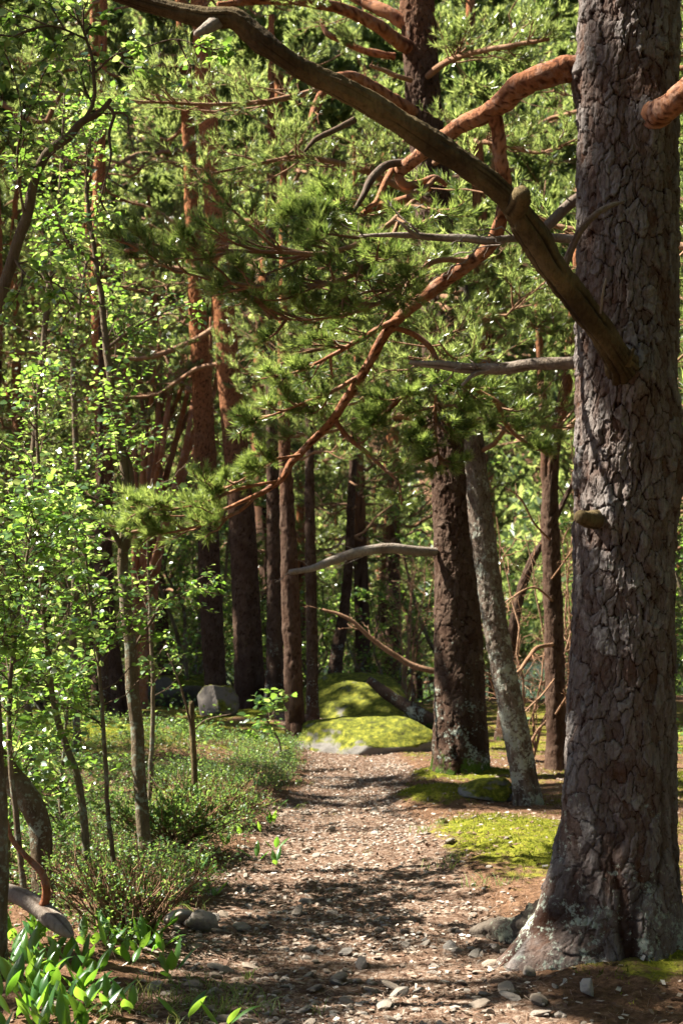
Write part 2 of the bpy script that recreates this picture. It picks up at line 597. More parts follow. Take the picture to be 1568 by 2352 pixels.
def limb(mb, pts4, seg=14, step=0.03, mat=0, bump=0.12, seed=1, freq=9, cap=True, plates=False):
    """a crooked limb through (x, y, z, radius) points"""
    pts4 = np.asarray(pts4, float)
    L = np.sum(np.linalg.norm(np.diff(pts4[:, :3], axis=0), axis=1))
    n = max(4, int(L / step))
    S = smooth_path(pts4, n)
    c, r = S[:, :3], np.maximum(S[:, 3], 0.0012)
    al_ = np.linspace(0, L, n)
    wv = np.clip(6 * r, 0.02, 1)
    ph_ = np.cumsum(np.r_[0, (L / n) / wv[1:]])
    c = c + (0.38 * r * np.clip(np.minimum(al_, 0.2) / 0.2, 0, 1))[:, None] * np.stack([vn(ph_, seed * 1.7 + q_, 0.5, 4) for q_ in (0, 11, 23)], 1)
    T = nrm(np.gradient(c, axis=0))
    u = np.zeros((n, 3))
    ref = np.array([0, 0, 1.0]) if abs(T[0, 2]) < 0.9 else np.array([1.0, 0, 0])
    u[0] = nrm(np.cross(T[0], ref))
    for i in range(1, n):
        u[i] = nrm(u[i - 1] - T[i] * np.dot(u[i - 1], T[i]))
    w = np.cross(T, u)
    th = np.linspace(0, 2 * PI, seg, endpoint=False)
    dr = u[:, None] * np.cos(th)[None, :, None] + w[:, None] * np.sin(th)[None, :, None]
    p0 = c[:, None] + dr * r[:, None, None]
    k = 1 + bump * fbm(p0[..., 0] * freq, p0[..., 1] * freq, p0[..., 2] * freq, 3, seed) + bump * 0.7 * vn(p0[..., 0] * 2.5, p0[..., 1] * 2.5, p0[..., 2] * 2.5, seed + 9)
    if step < 0.02:
        ang = th[None, :] + 0 * r[:, None]
        al = np.linspace(0, L, n)[:, None] + 0 * ang
        gr = fbm(np.cos(ang) * 4.5, np.sin(ang) * 4.5, al * 3.0, 3, seed + 21)
        k = k + 0.9 * bump * gr + 0.35 * bump * fbm(p0[..., 0] * 55, p0[..., 1] * 55, p0[..., 2] * 55, 2, seed + 22)
    crk = np.zeros(k.shape)
    if step < 0.02:
        crk = np.clip(sstep(-0.05, -0.45, gr), 0, 1) * 0.7
    if plates:
        f1, f2, cid, _, _ = worley(th[None, :] / (2 * PI) * 8 + 0.5 * fbm(p0[..., 0] * 14, p0[..., 1] * 14, p0[..., 2] * 14, 2, seed + 40), np.linspace(0, L, n)[:, None] / 0.055 + 0.6 * fbm(p0[..., 0] * 12, p0[..., 1] * 12, p0[..., 2] * 12, 2, seed + 41), 8, seed)
        e = sstep(0.03, 0.2, f2 - f1)
        k = k + 0.07 * (e - 1) + 0.13 * (cid - 0.5)
        crk = 0.8 * (1 - e)
        cidp = cid
    v = c[:, None] + dr * (r[:, None] * k)[..., None]
    ii = np.arange(n * seg).reshape(n, seg)
    q = np.stack([ii[:-1], np.roll(ii, -1, 1)[:-1], np.roll(ii, -1, 1)[1:], ii[1:]], -1).reshape(-1, 4)
    rn = np.clip(0.5 + 1.1 * fbm(p0[..., 0] * 5, p0[..., 1] * 5, p0[..., 2] * 5, 3, seed + 3), 0, 1)
    if plates:
        rn = np.clip(0.6 * rn + 0.6 * (cidp - 0.2), 0, 1)
    vv = v.reshape(-1, 3)
    if cap:
        vv = np.vstack([vv, c[-1] + T[-1] * r[-1] * 0.35])
        tip = n * seg
        tri = np.stack([ii[-1], np.roll(ii[-1], -1), np.full(seg, tip)], -1)
        mb.add(vv, q, mat, np.r_[rn.ravel(), 0.5], np.r_[crk.ravel(), 0.2])
        mb.tri.append(tri + mb.n - len(vv))
        mb.mt.append(np.full(len(tri), mat))
        nb_ = mb.n - len(vv)
        mb.add(np.vstack([vv[:seg], c[0] - T[0] * r[0] * 0.25]), np.stack([np.roll(np.arange(seg), -1), np.arange(seg), np.full(seg, seg)], -1), mat, 0.9, 0.3)
    else:
        mb.add(vv, q, mat, rn.ravel(), crk.ravel())
    return S


def trunk(mb, pts4, seg=48, dz=0.04, amp=0.012, cw=0.06, ch=0.13, seed=1, flare=(), mat=0, knobs=()):
    """a near-vertical trunk with bark plates through (x, y, z, radius) points"""
    pts4 = np.asarray(pts4, float)
    if pts4[0, 2] > pts4[-1, 2]:
        pts4 = pts4[::-1]
    L = pts4[-1, 2] - pts4[0, 2]
    n = max(8, int(L / dz))
    S = smooth_path(pts4, n)
    c, r = S[:, :3], S[:, 3]
    th = np.linspace(0, 2 * PI, seg, endpoint=False)
    TH, _ = np.meshgrid(th, np.arange(n))
    z = c[:, 2][:, None] + 0 * TH
    z0 = pts4[0, 2]
    rm = np.median(r)
    nc = max(5, int(round(2 * PI * rm / cw)))
    cx, cyy = np.cos(TH) * rm, np.sin(TH) * rm
    wsp = fbm(cx * 9, cyy * 9, z * 5, 3, seed + 5)
    wq = fbm(cx * 7, cyy * 7, z * 6, 3, seed + 15)
    w3 = fbm(cx * 34, cyy * 34, z * 26, 3, seed + 25)
    w4 = fbm(cx * 30 + 9, cyy * 30, z * 30, 3, seed + 35)
    s = TH / (2 * PI) * nc + 0.75 * wsp + 0.38 * w3
    q = z / ch + 0.6 * wq + 0.34 * w4
    f1, f2, cid, ox, oy = worley(s, q, nc, seed)
    e = f2 - f1
    plate = sstep(0.0, 0.085, e)
    g1, g2, cid2, ox2, oy2 = worley(s * 2.0 + 7, q * 2.1, nc * 2, seed + 50)
    fine = sstep(0.0, 0.10, g2 - g1)
    low = np.exp(-(z - z0) / 0.9)
    hgt = plate * (0.30 + 0.75 * cid - 0.30 * oy * cid) + 0.34 * fine * (0.15 + 0.95 * cid2 - 0.5 * oy2) + 0.3 * fbm(cx * 45, cyy * 45, z * 35, 2, seed + 8) + 0.35 * wsp
    # long furrows near the foot
    fur = np.abs(vn(cx * 11 + 0.5 * wsp, cyy * 11, z * 1.3 + 0.4 * wq, seed + 70))
    hgt = hgt * (1 - 0.5 * low) + (0.35 + 1.25 * low) * (sstep(0.02, 0.35, fur) - 0.5)
    rad = r[:, None] * (1 + 0.035 * fbm(np.cos(TH) * 1.3, np.sin(TH) * 1.3, z * 1.1, 3, seed + 30))
    for ang, a, hh, wd in flare:
        dth = np.angle(np.exp(1j * (TH - ang)))
        rad = rad + a * np.exp(-(z - z0) / hh) * np.exp(-(dth / wd) ** 2)
    for ang, kz, a, sz_, wd in knobs:
        dth = np.angle(np.exp(1j * (TH - ang)))
        rad = rad + a * np.exp(-((z - kz) / sz_) ** 2 - (dth / wd) ** 2)
    rad = rad + amp * (hgt - 0.6)
    v = np.stack([c[:, 0][:, None] + rad * np.cos(TH), c[:, 1][:, None] + rad * np.sin(TH), z], -1)
    ii = np.arange(n * seg).reshape(n, seg)
    qd = np.stack([ii[:-1], np.roll(ii, -1, 1)[:-1], np.roll(ii, -1, 1)[1:], ii[1:]], -1).reshape(-1, 4)
    crk = np.clip(1 - plate * (0.7 + 0.3 * fine), 0, 1) * 0.75 + 0.25 * (cid2 < 0.3)
    crk = np.maximum(crk * (1 - 0.5 * low), low * (1 - sstep(0.02, 0.3, fur)))
    mb.add(v.reshape(-1, 3), qd, mat, (cid * 0.7 + cid2 * 0.3).ravel(), crk.ravel())
    return S


def twigs(mb, Pl, r0, r1, seg=3, mat=0):
    """many thin tubes at once: Pl is (count, points, 3)"""
    n, k, _ = Pl.shape
    if n == 0:
        return
    ch = nrm(Pl[:, -1] - Pl[:, 0])
    ref = np.where(np.abs(ch[:, 2:3]) > 0.9, np.array([[1.0, 0, 0]]), np.array([[0, 0, 1.0]]))
    u = nrm(np.cross(ch, ref))
    w = np.cross(ch, u)
    th = np.linspace(0, 2 * PI, seg, endpoint=False)
    ring = u[:, None] * np.cos(th)[None, :, None] + w[:, None] * np.sin(th)[None, :, None]
    rr = (np.asarray(r0).reshape(-1, 1) * (1 - np.linspace(0, 1, k)) + np.asarray(r1).reshape(-1, 1) * np.linspace(0, 1, k))
    rr = np.broadcast_to(rr, (n, k))
    v = Pl[:, :, None] + ring[:, None] * rr[:, :, None, None]
    ii = np.arange(n * k * seg).reshape(n, k, seg)
    q = np.stack([ii[:, :-1], np.roll(ii, -1, 2)[:, :-1], np.roll(ii, -1, 2)[:, 1:], ii[:, 1:]], -1).reshape(-1, 4)
    mb.add(v.reshape(-1, 3), q, mat, np.repeat(rng.random(n), k * seg))


def along(Pl, idx, t):
    k = Pl.shape[1]
    f = np.clip(t, 0, 0.9999) * (k - 1)
    i = f.astype(int)
    w = (f - i)[:, None]
    a, b = Pl[idx, i], Pl[idx, i + 1]
    return a * (1 - w) + b * w, nrm(b - a)


def spawn(Pl, n, t0, t1, ang, length, k=4, lift=0.15, flat=0.45, jit=0.06, taper=0.6, rel=True):
    """n side shoots from each polyline"""
    m = len(Pl)
    if np.isscalar(n):
        n = np.full(m, n)
    idx = np.repeat(np.arange(m), n)
    t = t0 + (t1 - t0) * rng.random(len(idx))
    p, tan = along(Pl, idx, t)
    side = np.cross(tan, np.array([0, 0, 1.0])) + 1e-4
    side = nrm(side)
    up = np.cross(side, tan)
    sg = np.where(rng.random(len(idx)) < 0.5, -1, 1)[:, None]
    b = rng.normal(0, flat, len(idx))[:, None]
    a = rng.uniform(*ang, len(idx))[:, None]
    d = tan * np.cos(a) + (side * sg * np.cos(b) + up * np.sin(b)) * np.sin(a)
    plen = np.linalg.norm(np.diff(Pl, axis=1), axis=2).sum(1)[idx] if rel else 1.0
    ln = (plen * rng.uniform(*length, len(idx)) * (1 - taper * t))[:, None, None]
    s = np.linspace(0, 1, k)[None, :, None]
    js = np.cumsum(rng.normal(0, jit, (len(idx), k, 3)), axis=1) * ln
    js[:, 0] = 0
    out = p[:, None] + d[:, None] * s * ln + np.array([0, 0, 1.0]) * (s ** 2) * ln * lift + js
    return out, idx, t


def needles(mb, o, ax, n, ln, w, slen, mat=0, spread=(0.35, 1.0), bright=0.0):
    """tufts of needles: one thin face each, round shoots at o along ax"""
    m = len(o)
    if m == 0:
        return
    o = np.repeat(o, n, 0)
    a = np.repeat(ax, n, 0)
    rsh = np.repeat(rng.random(m), n)
    k = m * n
    rv = nrm(rng.normal(size=(k, 3)))
    pp = nrm(rv - a * np.sum(rv * a, 1, keepdims=True))
    ph = rng.uniform(*spread, k)[:, None]
    d = a * np.cos(ph) + pp * np.sin(ph)
    st = o + a * (rng.random(k) * slen)[:, None]
    L = (ln * rng.uniform(0.75, 1.15, k))[:, None]
    sd = nrm(np.cross(d, nrm(rng.normal(size=(k, 3))))) * w * 0.5
    v = np.stack([st - sd, st + sd, st + d * L], 1).reshape(-1, 3)
    f = np.arange(k * 3).reshape(k, 3)
    mb.add(v, f, mat, np.repeat(np.clip(rsh * 0.75 + 0.25 * rng.random(k) + bright, 0, 1), 3))


def leaves(mb, o, d, nor, ln, wd, mat=0, fold=0.25, curl=0.1, rnd=None):
    """two-halved folded leaves from base o along d with face normal nor"""
    k = len(o)
    if k == 0:
        return
    d = nrm(d)
    sd = nrm(np.cross(d, nor))
    up = np.cross(sd, d)
    L = np.asarray(ln).reshape(-1, 1)
    B = np.asarray(wd).reshape(-1, 1)
    q = lambda f, s, u: o + d * L * f + sd * B * s + up * L * u
    z = fold * 0.5
    vs = [o, q(0.30, 0.46, z * 0.6), q(0.68, 0.36, z * 0.5 - curl * 0.4), q(1.0, 0, -curl), q(0.68, -0.36, z * 0.5 - curl * 0.4), q(0.30, -0.46, z * 0.6), q(0.5, 0, -curl * 0.15)]
    v = np.stack(vs, 1).reshape(-1, 3)
    b = (np.arange(k) * 7)[:, None]
    f = np.concatenate([b + np.array([[0, 1, 2, 6]]), b + np.array([[6, 2, 3, 4]]), b + np.array([[0, 6, 4, 5]])])
    r = rng.random(k) if rnd is None else rnd
    mb.add(v, f, mat, np.repeat(r, 7))


def pine_sprays(mb, L1, n2, n3, q, wood=0, leaf=1, t0=0.25, len2=(0.28, 0.5), len3=(0.25, 0.5), r=(0.012, 0.004), nshoot=3, lift=0.18, flat2=0.4, lat=0.5, bright=0.0):
    """side branches, twigs and needle tufts on main limb polylines L1"""
    nn, ln, w, sl = q
    L2, i2, t2 = spawn(L1, n2, t0, 1.0, (0.5, 1.15), len2, 5, lift, flat2, 0.035, 0.55)
    twigs(mb, L2, r[0] * rng.uniform(0.5, 0.9, len(L2)), r[1] * 0.7, 4, wood)
    L3, i3, t3 = spawn(L2, n3, 0.2, 1.0, (0.4, 1.0), len3, 4, lift * 1.2, 0.6, 0.05, 0.5)
    twigs(mb, L3, r[1] * 0.8, 0.0016, 3, wood)
    allp = [L3]
    o, a = [], []
    for Pl, cnt, lo in ((L3, nshoot, 0.35), (L2, max(1, nshoot), 0.7)):
        ix = np.repeat(np.arange(len(Pl)), cnt)
        t = np.tile(np.linspace(1.0, lo, cnt), len(Pl))
        p, tan = along(Pl, ix, t)
        dv = nrm(tan + np.array([0, 0, 0.35]) + rng.normal(0, 0.28, p.shape))
        o.append(p)
        a.append(dv)
    needles(mb, np.concatenate(o), np.concatenate(a), nn, ln, w, sl, leaf, (0.25, 0.85), bright=bright)
    return L2, L3


NEAR_Q = (22, 0.052, 0.0032, 0.035)
MID_Q = (18, 0.062, 0.0056, 0.05)
FAR_Q = (15, 0.080, 0.0120, 0.08)


def crown_limbs(S, z0, z1, n, ln, seed, r0=0.035, elev=(0.0, 0.5), side=None):
    """crooked main limbs round a trunk sampled as S = (x, y, z, r)"""
    lr = np.random.default_rng(seed)
    out = []
    for i in range(n):
        f = (i + lr.random()) / n
        z = z0 + (z1 - z0) * f
        j = int(np.clip(np.searchsorted(S[:, 2], z), 0, len(S) - 1))
        az = i * 2.399 + lr.normal(0, 0.4)
        if side is not None:
            az = lr.uniform(*side)
        el = lr.uniform(*elev) + 0.5 * max(0, f - 0.7)
        L = lr.uniform(*ln) * (1.0 - 0.65 * f ** 2)
        d = np.array([math.cos(az) * math.cos(el), math.sin(az) * math.cos(el), math.sin(el)])
        s = np.linspace(0, 1, 8)
        wob = np.cumsum(lr.normal(0, 0.05, (8, 3)), 0) * L
        wob[0] = 0
        p = S[j, :3] + d * (s * L)[:, None] + np.array([0, 0, -0.35])[None] * (s * (1 - s) * L)[:, None] + wob
        out.append(p)
    return np.array(out)


def pine(name, label, base, pts4, bark, cz, nb, ln, q, seed, group=None, n2=9, n3=5, nshoot=3, seg=40, dz=0.05, amp=0.010, cat='pine tree', elev=(0.0, 0.5), flare=(), side=None, needle='needle_far', cw=0.06, ch=0.12):
    t = thing(name, label, cat, base, group)
    mb = MB()
    S = trunk(mb, pts4, seg, dz, amp, cw, ch, seed, flare)
    part('trunk', mb, [M[bark]], t)
    mb = MB()
    if nb:
        L1 = crown_limbs(S, cz[0], cz[1], nb, ln, seed + 1, elev=elev, side=side)
        for j, l in enumerate(L1):
            rr = np.linspace(0.034, 0.008, len(l)) * np.linalg.norm(l[-1] - l[0]) / 2.2
            limb(mb, np.c_[l, rr], 6, 0.16, 0, 0.1, seed + j)
        pine_sprays(mb, L1, n2, n3, q, 0, 1, nshoot=nshoot)
        part('crown', mb, [M['twigrust'], M[needle]], t)
    return t, S
def tp(rows, d):
    """trunk points from (view x, view y, view width) rows at depth d"""
    out = []
    for r in rows:
        dd = d + (r[3] if len(r) > 3 else 0)
        p = P(r[0], r[1], dd)
        out.append((*p, wid(r[2], dd) / 2))
    return np.array(out)


def foot(pts, drop=0.12):
    """carry a trunk down into the soil"""
    p = pts[0] if pts[0, 2] < pts[-1, 2] else pts[-1]
    o = p.copy()
    g = float(gz(p[0], p[1]))
    o[2] = min(p[2], g) - drop
    o[3] = p[3] * 1.08
    if p is pts[0] or np.allclose(pts[0], p):
        return np.vstack([o, pts[1:]]) if pts[0, 2] - o[2] < 0.25 else np.vstack([o, pts])
    return np.vstack([pts, o])


def lp(rows):
    """limb points from (view x, view y, depth, view width) rows"""
    return np.array([(*P(a, b, d), wid(w, d) / 2) for a, b, d, w in rows])


def bough(root, name, rows, mat, seed, n2=0, n3=5, q=NEAR_Q, seg=14, step=0.025, bump=0.12, plates=False, foliage=None, wood='twigrust', freq=9, bare=0, **kw):
    L = lp(rows)
    mb = MB()
    S = limb(mb, L, seg, step, 0, bump, seed, plates=plates, freq=freq)
    if bare:
        Pl = smooth_path(L, 14)[None, :, :3]
        l2_, _, _ = spawn(Pl, bare, 0.3, 1.0, (0.5, 1.1), (0.12, 0.32), 6, 0.05, 0.8, 0.06, 0.5)
        twigs(mb, l2_, 0.005, 0.002, 5)
        l3_, _, _ = spawn(l2_, 3, 0.3, 1.0, (0.4, 1.0), (0.25, 0.5), 5, 0.05, 0.8, 0.06, 0.5)
        twigs(mb, l3_, 0.0026, 0.0012, 4)
    b = part(name, mb, [M[mat]], root)
    if n2:
        Pl = smooth_path(L, 14)[None, :, :3]
        mb = MB()
        pine_sprays(mb, Pl, n2, n3, q, 0, 1, **kw)
        part('needles', mb, [M[wood], M[foliage or 'needle']], b)
    return b, S


# ------------------------------------------------------------------ the big pine beside the path
D0 = 6.6
bx = P(1440, 2200, D0)
base = np.array([bx[0], D0, float(gz(bx[0], D0))])
big = thing('pine_tree', 'massive thick pine with grey plated bark rising right beside the path', 'pine tree', base)
rows = [(1432, 2290, 288), (1426, 2100, 270), (1424, 1900, 250), (1428, 1700, 238), (1431, 1400, 226), (1433, 1100, 224), (1437, 800, 222), (1441, 500, 220), (1442, 200, 222), (1443, -40, 222)]
pts = tp(rows, D0)
fl = [(math.radians(192), 0.60, 0.29, 0.55), (math.radians(225), 0.06, 0.28, 0.40), (math.radians(285), 0.08, 0.28, 0.45), (math.radians(335), 0.08, 0.30, 0.4), (math.radians(100), 0.15, 0.3, 0.5)]
mb = MB()
SB = trunk(mb, pts, 460, 0.0050, 0.019, 0.040, 0.100, 3, fl, knobs=[(math.radians(268), 2.66, 0.075, 0.12, 0.30), (math.radians(285), 3.86, 0.05, 0.14, 0.35), (math.radians(182), 4.10, 0.035, 0.12, 0.4), (math.radians(250), 2.05, 0.03, 0.10, 0.3), (math.radians(330), 2.3, 0.05, 0.25, 0.4), (math.radians(215), 1.0, 0.03, 0.3, 0.4)])
top = pts[-1]
tk = part('trunk', mb, [M['bark_big']], big)
mb = MB()
tt = np.array([top, top + [0.05, 0.1, 1.5, -0.01], top + [0.12, 0.2, 4, -0.04], top + [0.1, 0.4, 7, -0.09], top + [0.3, 0.5, 10, -0.18]])
trunk(mb, tt, 40, 0.06, 0.012, 0.06, 0.12, 4)
part('upper_trunk', mb, [M['bark_mid']], big)
ST = smooth_path(tt, 60)

bough(big, 'root', [(1400, 2090, 6.6, 190), (1300, 2112, 6.6, 150), (1235, 2132, 6.75, 104), (1180, 2136, 6.92, 70), (1130, 2138, 7.08, 50), (1090, 2146, 7.15, 30)], 'bark_root', 2, seg=40, step=0.008, bump=0.34, freq=16)
# the long dead limb
bough(big, 'dead_limb', [(1455, 880, 6.55, 84), (1436, 852, 6.38, 78), (1420, 825, 6.24, 56), (1370, 750, 6.1, 56), (1280, 630, 5.95, 58), (1205, 510, 5.85, 58), (1160, 455, 5.8, 53), (1080, 390, 5.75, 53), (950, 305, 5.7, 51),
                         (860, 250, 5.65, 49), (800, 212, 5.6, 48), (710, 170, 5.55, 46), (640, 120, 5.5, 44), (580, 75, 5.5, 49), (535, 45, 5.5, 46), (470, 42, 5.5, 39), (380, 22, 5.5, 37), (300, -5, 5.5, 36), (150, -60, 5.5, 34)],
      'deadwood', 5, seg=44, step=0.007, bump=0.24)
bough(big, 'dead_stub', [(1180, 480, 5.8, 52), (1196, 455, 5.72, 44), (1198, 440, 5.68, 36)], 'deadwood', 6, seg=16, step=0.01, bump=0.2)
bough(big, 'dead_stub', [(500, 50, 5.5, 34), (480, 62, 5.45, 30), (450, 78, 5.4, 12)], 'greywood', 7, seg=10, step=0.01, bump=0.2)
bough(big, 'dead_twig', [(815, 275, 5.62, 16), (770, 298, 5.58, 15), (725, 320, 5.55, 12), (700, 348, 5.52, 7)], 'twig', 8, seg=8, step=0.015)
bough(big, 'dead_twig', [(1455, 800, 6.2, 6), (1446, 815, 6.2, 14), (1438, 840, 6.22, 20)], 'deadwood', 9, seg=8, step=0.01)
bough(big, 'dead_twig', [(1378, 720, 6.0, 5), (1380, 690, 5.98, 7), (1390, 640, 5.96, 4)][::1], 'greywood', 10, seg=6, step=0.015)
# rust coloured living limb with its hanging branch
bough(big, 'branch', [(1360, 172, 6.62, 62), (1312, 160, 6.6, 60), (1260, 172, 6.62, 57), (1200, 195, 6.7, 52), (1150, 238, 6.8, 50), (1115, 260, 6.85, 42), (1060, 285, 6.95, 38), (1010, 322, 7.05, 34), (960, 360, 7.2, 30), (915, 395, 7.3, 30)],
      'rust', 11, seg=20, step=0.012, bump=0.10, plates=True)
bough(big, 'branch', [(1135, 262, 6.84, 34), (1142, 300, 6.88, 34), (1150, 370, 6.93, 34), (1160, 425, 6.98, 32), (1150, 490, 7.02, 32), (1132, 545, 7.08, 32), (1085, 600, 7.2, 31), (1020, 645, 7.3, 29), (960, 690, 7.4, 28), (905, 742, 7.5, 24), (868, 795, 7.55, 22), (840, 845, 7.6, 21),
                      (795, 915, 7.65, 20), (765, 960, 7.7, 19), (705, 1025, 7.75, 17), (668, 1062, 7.8, 16), (650, 1098, 7.8, 15), (615, 1125, 7.82, 13), (560, 1150, 7.85, 10), (500, 1175, 7.85, 7), (420, 1185, 7.85, 4), (330, 1180, 7.85, 3)],
      'rust', 12, seg=14, step=0.02, bump=0.12, plates=True)
# twisted ends of the upper limb
bough(big, 'branch', [(930, 385, 7.28, 24), (915, 400, 7.3, 24), (925, 425, 7.3, 22), (965, 420, 7.32, 18), (1000, 408, 7.35, 14), (1025, 425, 7.36, 10)], 'rust', 13, seg=10, step=0.015)
bough(big, 'branch', [(985, 430, 7.32, 18), (940, 455, 7.3, 20), (890, 470, 7.3, 18), (850, 480, 7.25, 16), (825, 495, 7.2, 10)], 'rust', 14, seg=10, step=0.015)
bough(big, 'branch', [(930, 372, 7.3, 16), (885, 382, 7.2, 18), (850, 415, 7.15, 18), (830, 455, 7.1, 13), (812, 485, 7.1, 8)], 'bark_lichen', 15, seg=10, step=0.015)
bough(big, 'branch', [(900, 390, 7.3, 14), (880, 430, 7.2, 14), (862, 465, 7.15, 12), (840, 480, 7.1, 8)], 'rust', 16, seg=8, step=0.015)
bough(big, 'branch', [(850, 475, 7.2, 14), (790, 460, 7.15, 15), (745, 480, 7.1, 11), (715, 500, 7.05, 9), (690, 540, 7.0, 7)], 'rust', 17, 26, 6, seg=8, step=0.02, len2=(0.35, 0.8), len3=(0.3, 0.6), nshoot=3)
# the dark bough in the shade and the sprays it carries
bough(big, 'branch', [(1000, 408, 7.35, 12), (930, 480, 7.1, 13), (850, 545, 6.9, 12), (760, 580, 6.8, 11), (640, 580, 6.7, 9), (520, 575, 6.65, 7), (400, 575, 6.6, 5), (290, 572, 6.6, 3)], 'twigrust', 18, 26, 6, seg=8, step=0.03, len2=(0.12, 0.42), len3=(0.25, 0.55), nshoot=4, t0=0.15)
bough(big, 'branch', [(930, 480, 7.1, 10), (860, 600, 6.95, 11), (760, 650, 6.85, 10), (640, 660, 6.75, 8), (520, 650, 6.7, 6), (400, 620, 6.65, 3)], 'twigrust', 19, 24, 6, seg=8, step=0.03, len2=(0.15, 0.48), len3=(0.25, 0.55), nshoot=4, t0=0.1)
bough(big, 'branch', [(1085, 600, 7.2, 14), (1000, 600, 7.15, 12), (940, 640, 7.1, 11), (880, 690, 7.05, 9), (800, 720, 7.0, 7), (700, 735, 7.0, 5), (620, 730, 7.0, 3)], 'twigrust', 20, 24, 6, seg=8, step=0.03, len2=(0.2, 0.5), len3=(0.25, 0.5), nshoot=4)
# smaller branches from the hanging branch
bough(big, 'branch', [(925, 728, 7.46, 14), (850, 765, 7.5, 14), (800, 795, 7.52, 11), (740, 828, 7.55, 8), (680, 855, 7.55, 6), (600, 870, 7.55, 3)], 'rust', 21, 20, 6, seg=8, step=0.025, len2=(0.2, 0.42), len3=(0.3, 0.6), nshoot=3)
bough(big, 'branch', [(900, 752, 7.5, 12), (945, 765, 7.5, 15), (985, 795, 7.5, 14), (1012, 850, 7.5, 12), (1060, 880, 7.52, 12), (1110, 905, 7.55, 11), (1140, 925, 7.55, 12), (1155, 965, 7.55, 10), (1190, 1005, 7.6, 8), (1240, 1035, 7.6, 4)], 'rust', 22, 26, 6, seg=8, step=0.02, len2=(0.16, 0.34), len3=(0.3, 0.6), nshoot=3)
bough(big, 'branch', [(768, 962, 7.7, 12), (795, 1000, 7.7, 11), (830, 1030, 7.7, 10), (880, 1075, 7.7, 8), (915, 1110, 7.7, 6), (922, 1160, 7.7, 3)], 'rust', 23, 6, 3, seg=8, step=0.02, len2=(0.2, 0.4), len3=(0.3, 0.6), nshoot=2)
bough(big, 'branch', [(830, 860, 7.62, 10), (780, 890, 7.6, 9), (700, 925, 7.6, 7), (620, 955, 7.6, 5), (560, 975, 7.6, 3)], 'rust', 24, 18, 6, seg=8, step=0.025, len2=(0.22, 0.42), len3=(0.3, 0.6), nshoot=3)
bough(big, 'branch', [(1010, 850, 7.5, 8), (1000, 920, 7.48, 8), (1000, 1000, 7.45, 7), (1010, 1070, 7.4, 4)], 'rust', 25, 20, 6, seg=8, step=0.025, len2=(0.3, 0.6), len3=(0.3, 0.6), nshoot=3)
bough(big, 'branch', [(1012, 850, 7.5, 7), (960, 890, 7.5, 8), (900, 930, 7.5, 7), (850, 980, 7.5, 4)], 'rust', 26, 20, 6, seg=8, step=0.025, len2=(0.3, 0.6), len3=(0.3, 0.6), nshoot=3)
for k, rw in enumerate([[(640, 1105, 7.8, 8), (560, 1120, 7.75, 8), (480, 1150, 7.7, 6), (400, 1170, 7.65, 5), (300, 1165, 7.6, 3)],
                        [(600, 1130, 7.82, 8), (540, 1180, 7.7, 8), (450, 1210, 7.65, 6), (370, 1225, 7.6, 4), (290, 1215, 7.6, 2)],
                        [(690, 1045, 7.75, 7), (620, 1060, 7.7, 6), (560, 1100, 7.7, 4), (500, 1130, 7.7, 3)]]):
    bough(big, 'branch', rw, 'rust', 30 + k, 20, 5, seg=8, step=0.025, len2=(0.14, 0.40), len3=(0.3, 0.6), nshoot=3, bright=0.1)
# bare grey branches
bough(big, 'dead_branch', [(1335, 552, 6.7, 20), (1300, 549, 6.68, 19), (1220, 545, 6.65, 18), (1100, 550, 6.6, 19), (1000, 546, 6.6, 17), (930, 538, 6.55, 14), (880, 541, 6.5, 11), (825, 541, 6.5, 6)], 'greywood', 40, bare=9, seg=10, step=0.015)
bough(big, 'dead_branch', [(965, 545, 6.58, 10), (940, 530, 6.52, 9), (915, 508, 6.48, 4)], 'greywood', 41, seg=8, step=0.015)
bough(big, 'dead_branch', [(1330, 832, 6.7, 30), (1290, 835, 6.7, 29), (1210, 838, 6.75, 27), (1130, 846, 6.8, 24), (1060, 846, 6.8, 22), (1000, 838, 6.8, 18), (940, 832, 6.8, 10)], 'greywood', 42, bare=9, seg=14, step=0.012, bump=0.16)
bough(big, 'dead_branch', [(1115, 850, 6.8, 12), (1085, 862, 6.78, 10), (1060, 885, 6.76, 6)], 'greywood', 43, seg=8, step=0.015)
bough(big, 'dead_branch', [(1296, 610, 6.3, 18), (1310, 575, 6.28, 18), (1335, 525, 6.22, 17), (1370, 490, 6.2, 15), (1400, 473, 6.2, 13), (1432, 462, 6.2, 5)], 'bark_lichen', 44, seg=10, step=0.012)
bough(big, 'dead_branch', [(1240, 535, 6.9, 24), (1270, 505, 6.9, 26), (1300, 475, 6.9, 25), (1340, 445, 6.85, 24)], 'bark_lichen', 45, bare=9, seg=10, step=0.02)
bough(big, 'branch', [(1455, 275, 6.5, 66), (1500, 258, 6.35, 60), (1540, 232, 6.2, 58), (1590, 190, 6.1, 56), (1680, 130, 6.0, 50)], 'rust', 46, seg=20, step=0.012, plates=True)
bough(big, 'dead_stub', [(1385, 1195, 6.5, 44), (1360, 1190, 6.36, 40), (1330, 1183, 6.22, 30)], 'deadwood', 47, seg=14, step=0.01, bump=0.12)
# crown above
mb = MB()
L1 = crown_limbs(ST, 6.8, 13.5, 13, (1.8, 3.0), 71, elev=(0.0, 0.5))
for j, l in enumerate(L1):
    limb(mb, np.c_[l, np.linspace(0.06, 0.01, len(l))], 7, 0.15, 0, 0.1, 80 + j)
pine_sprays(mb, L1, 8, 4, FAR_Q, 0, 1, nshoot=2)
part('crown', mb, [M['twigrust'], M['needle']], big)


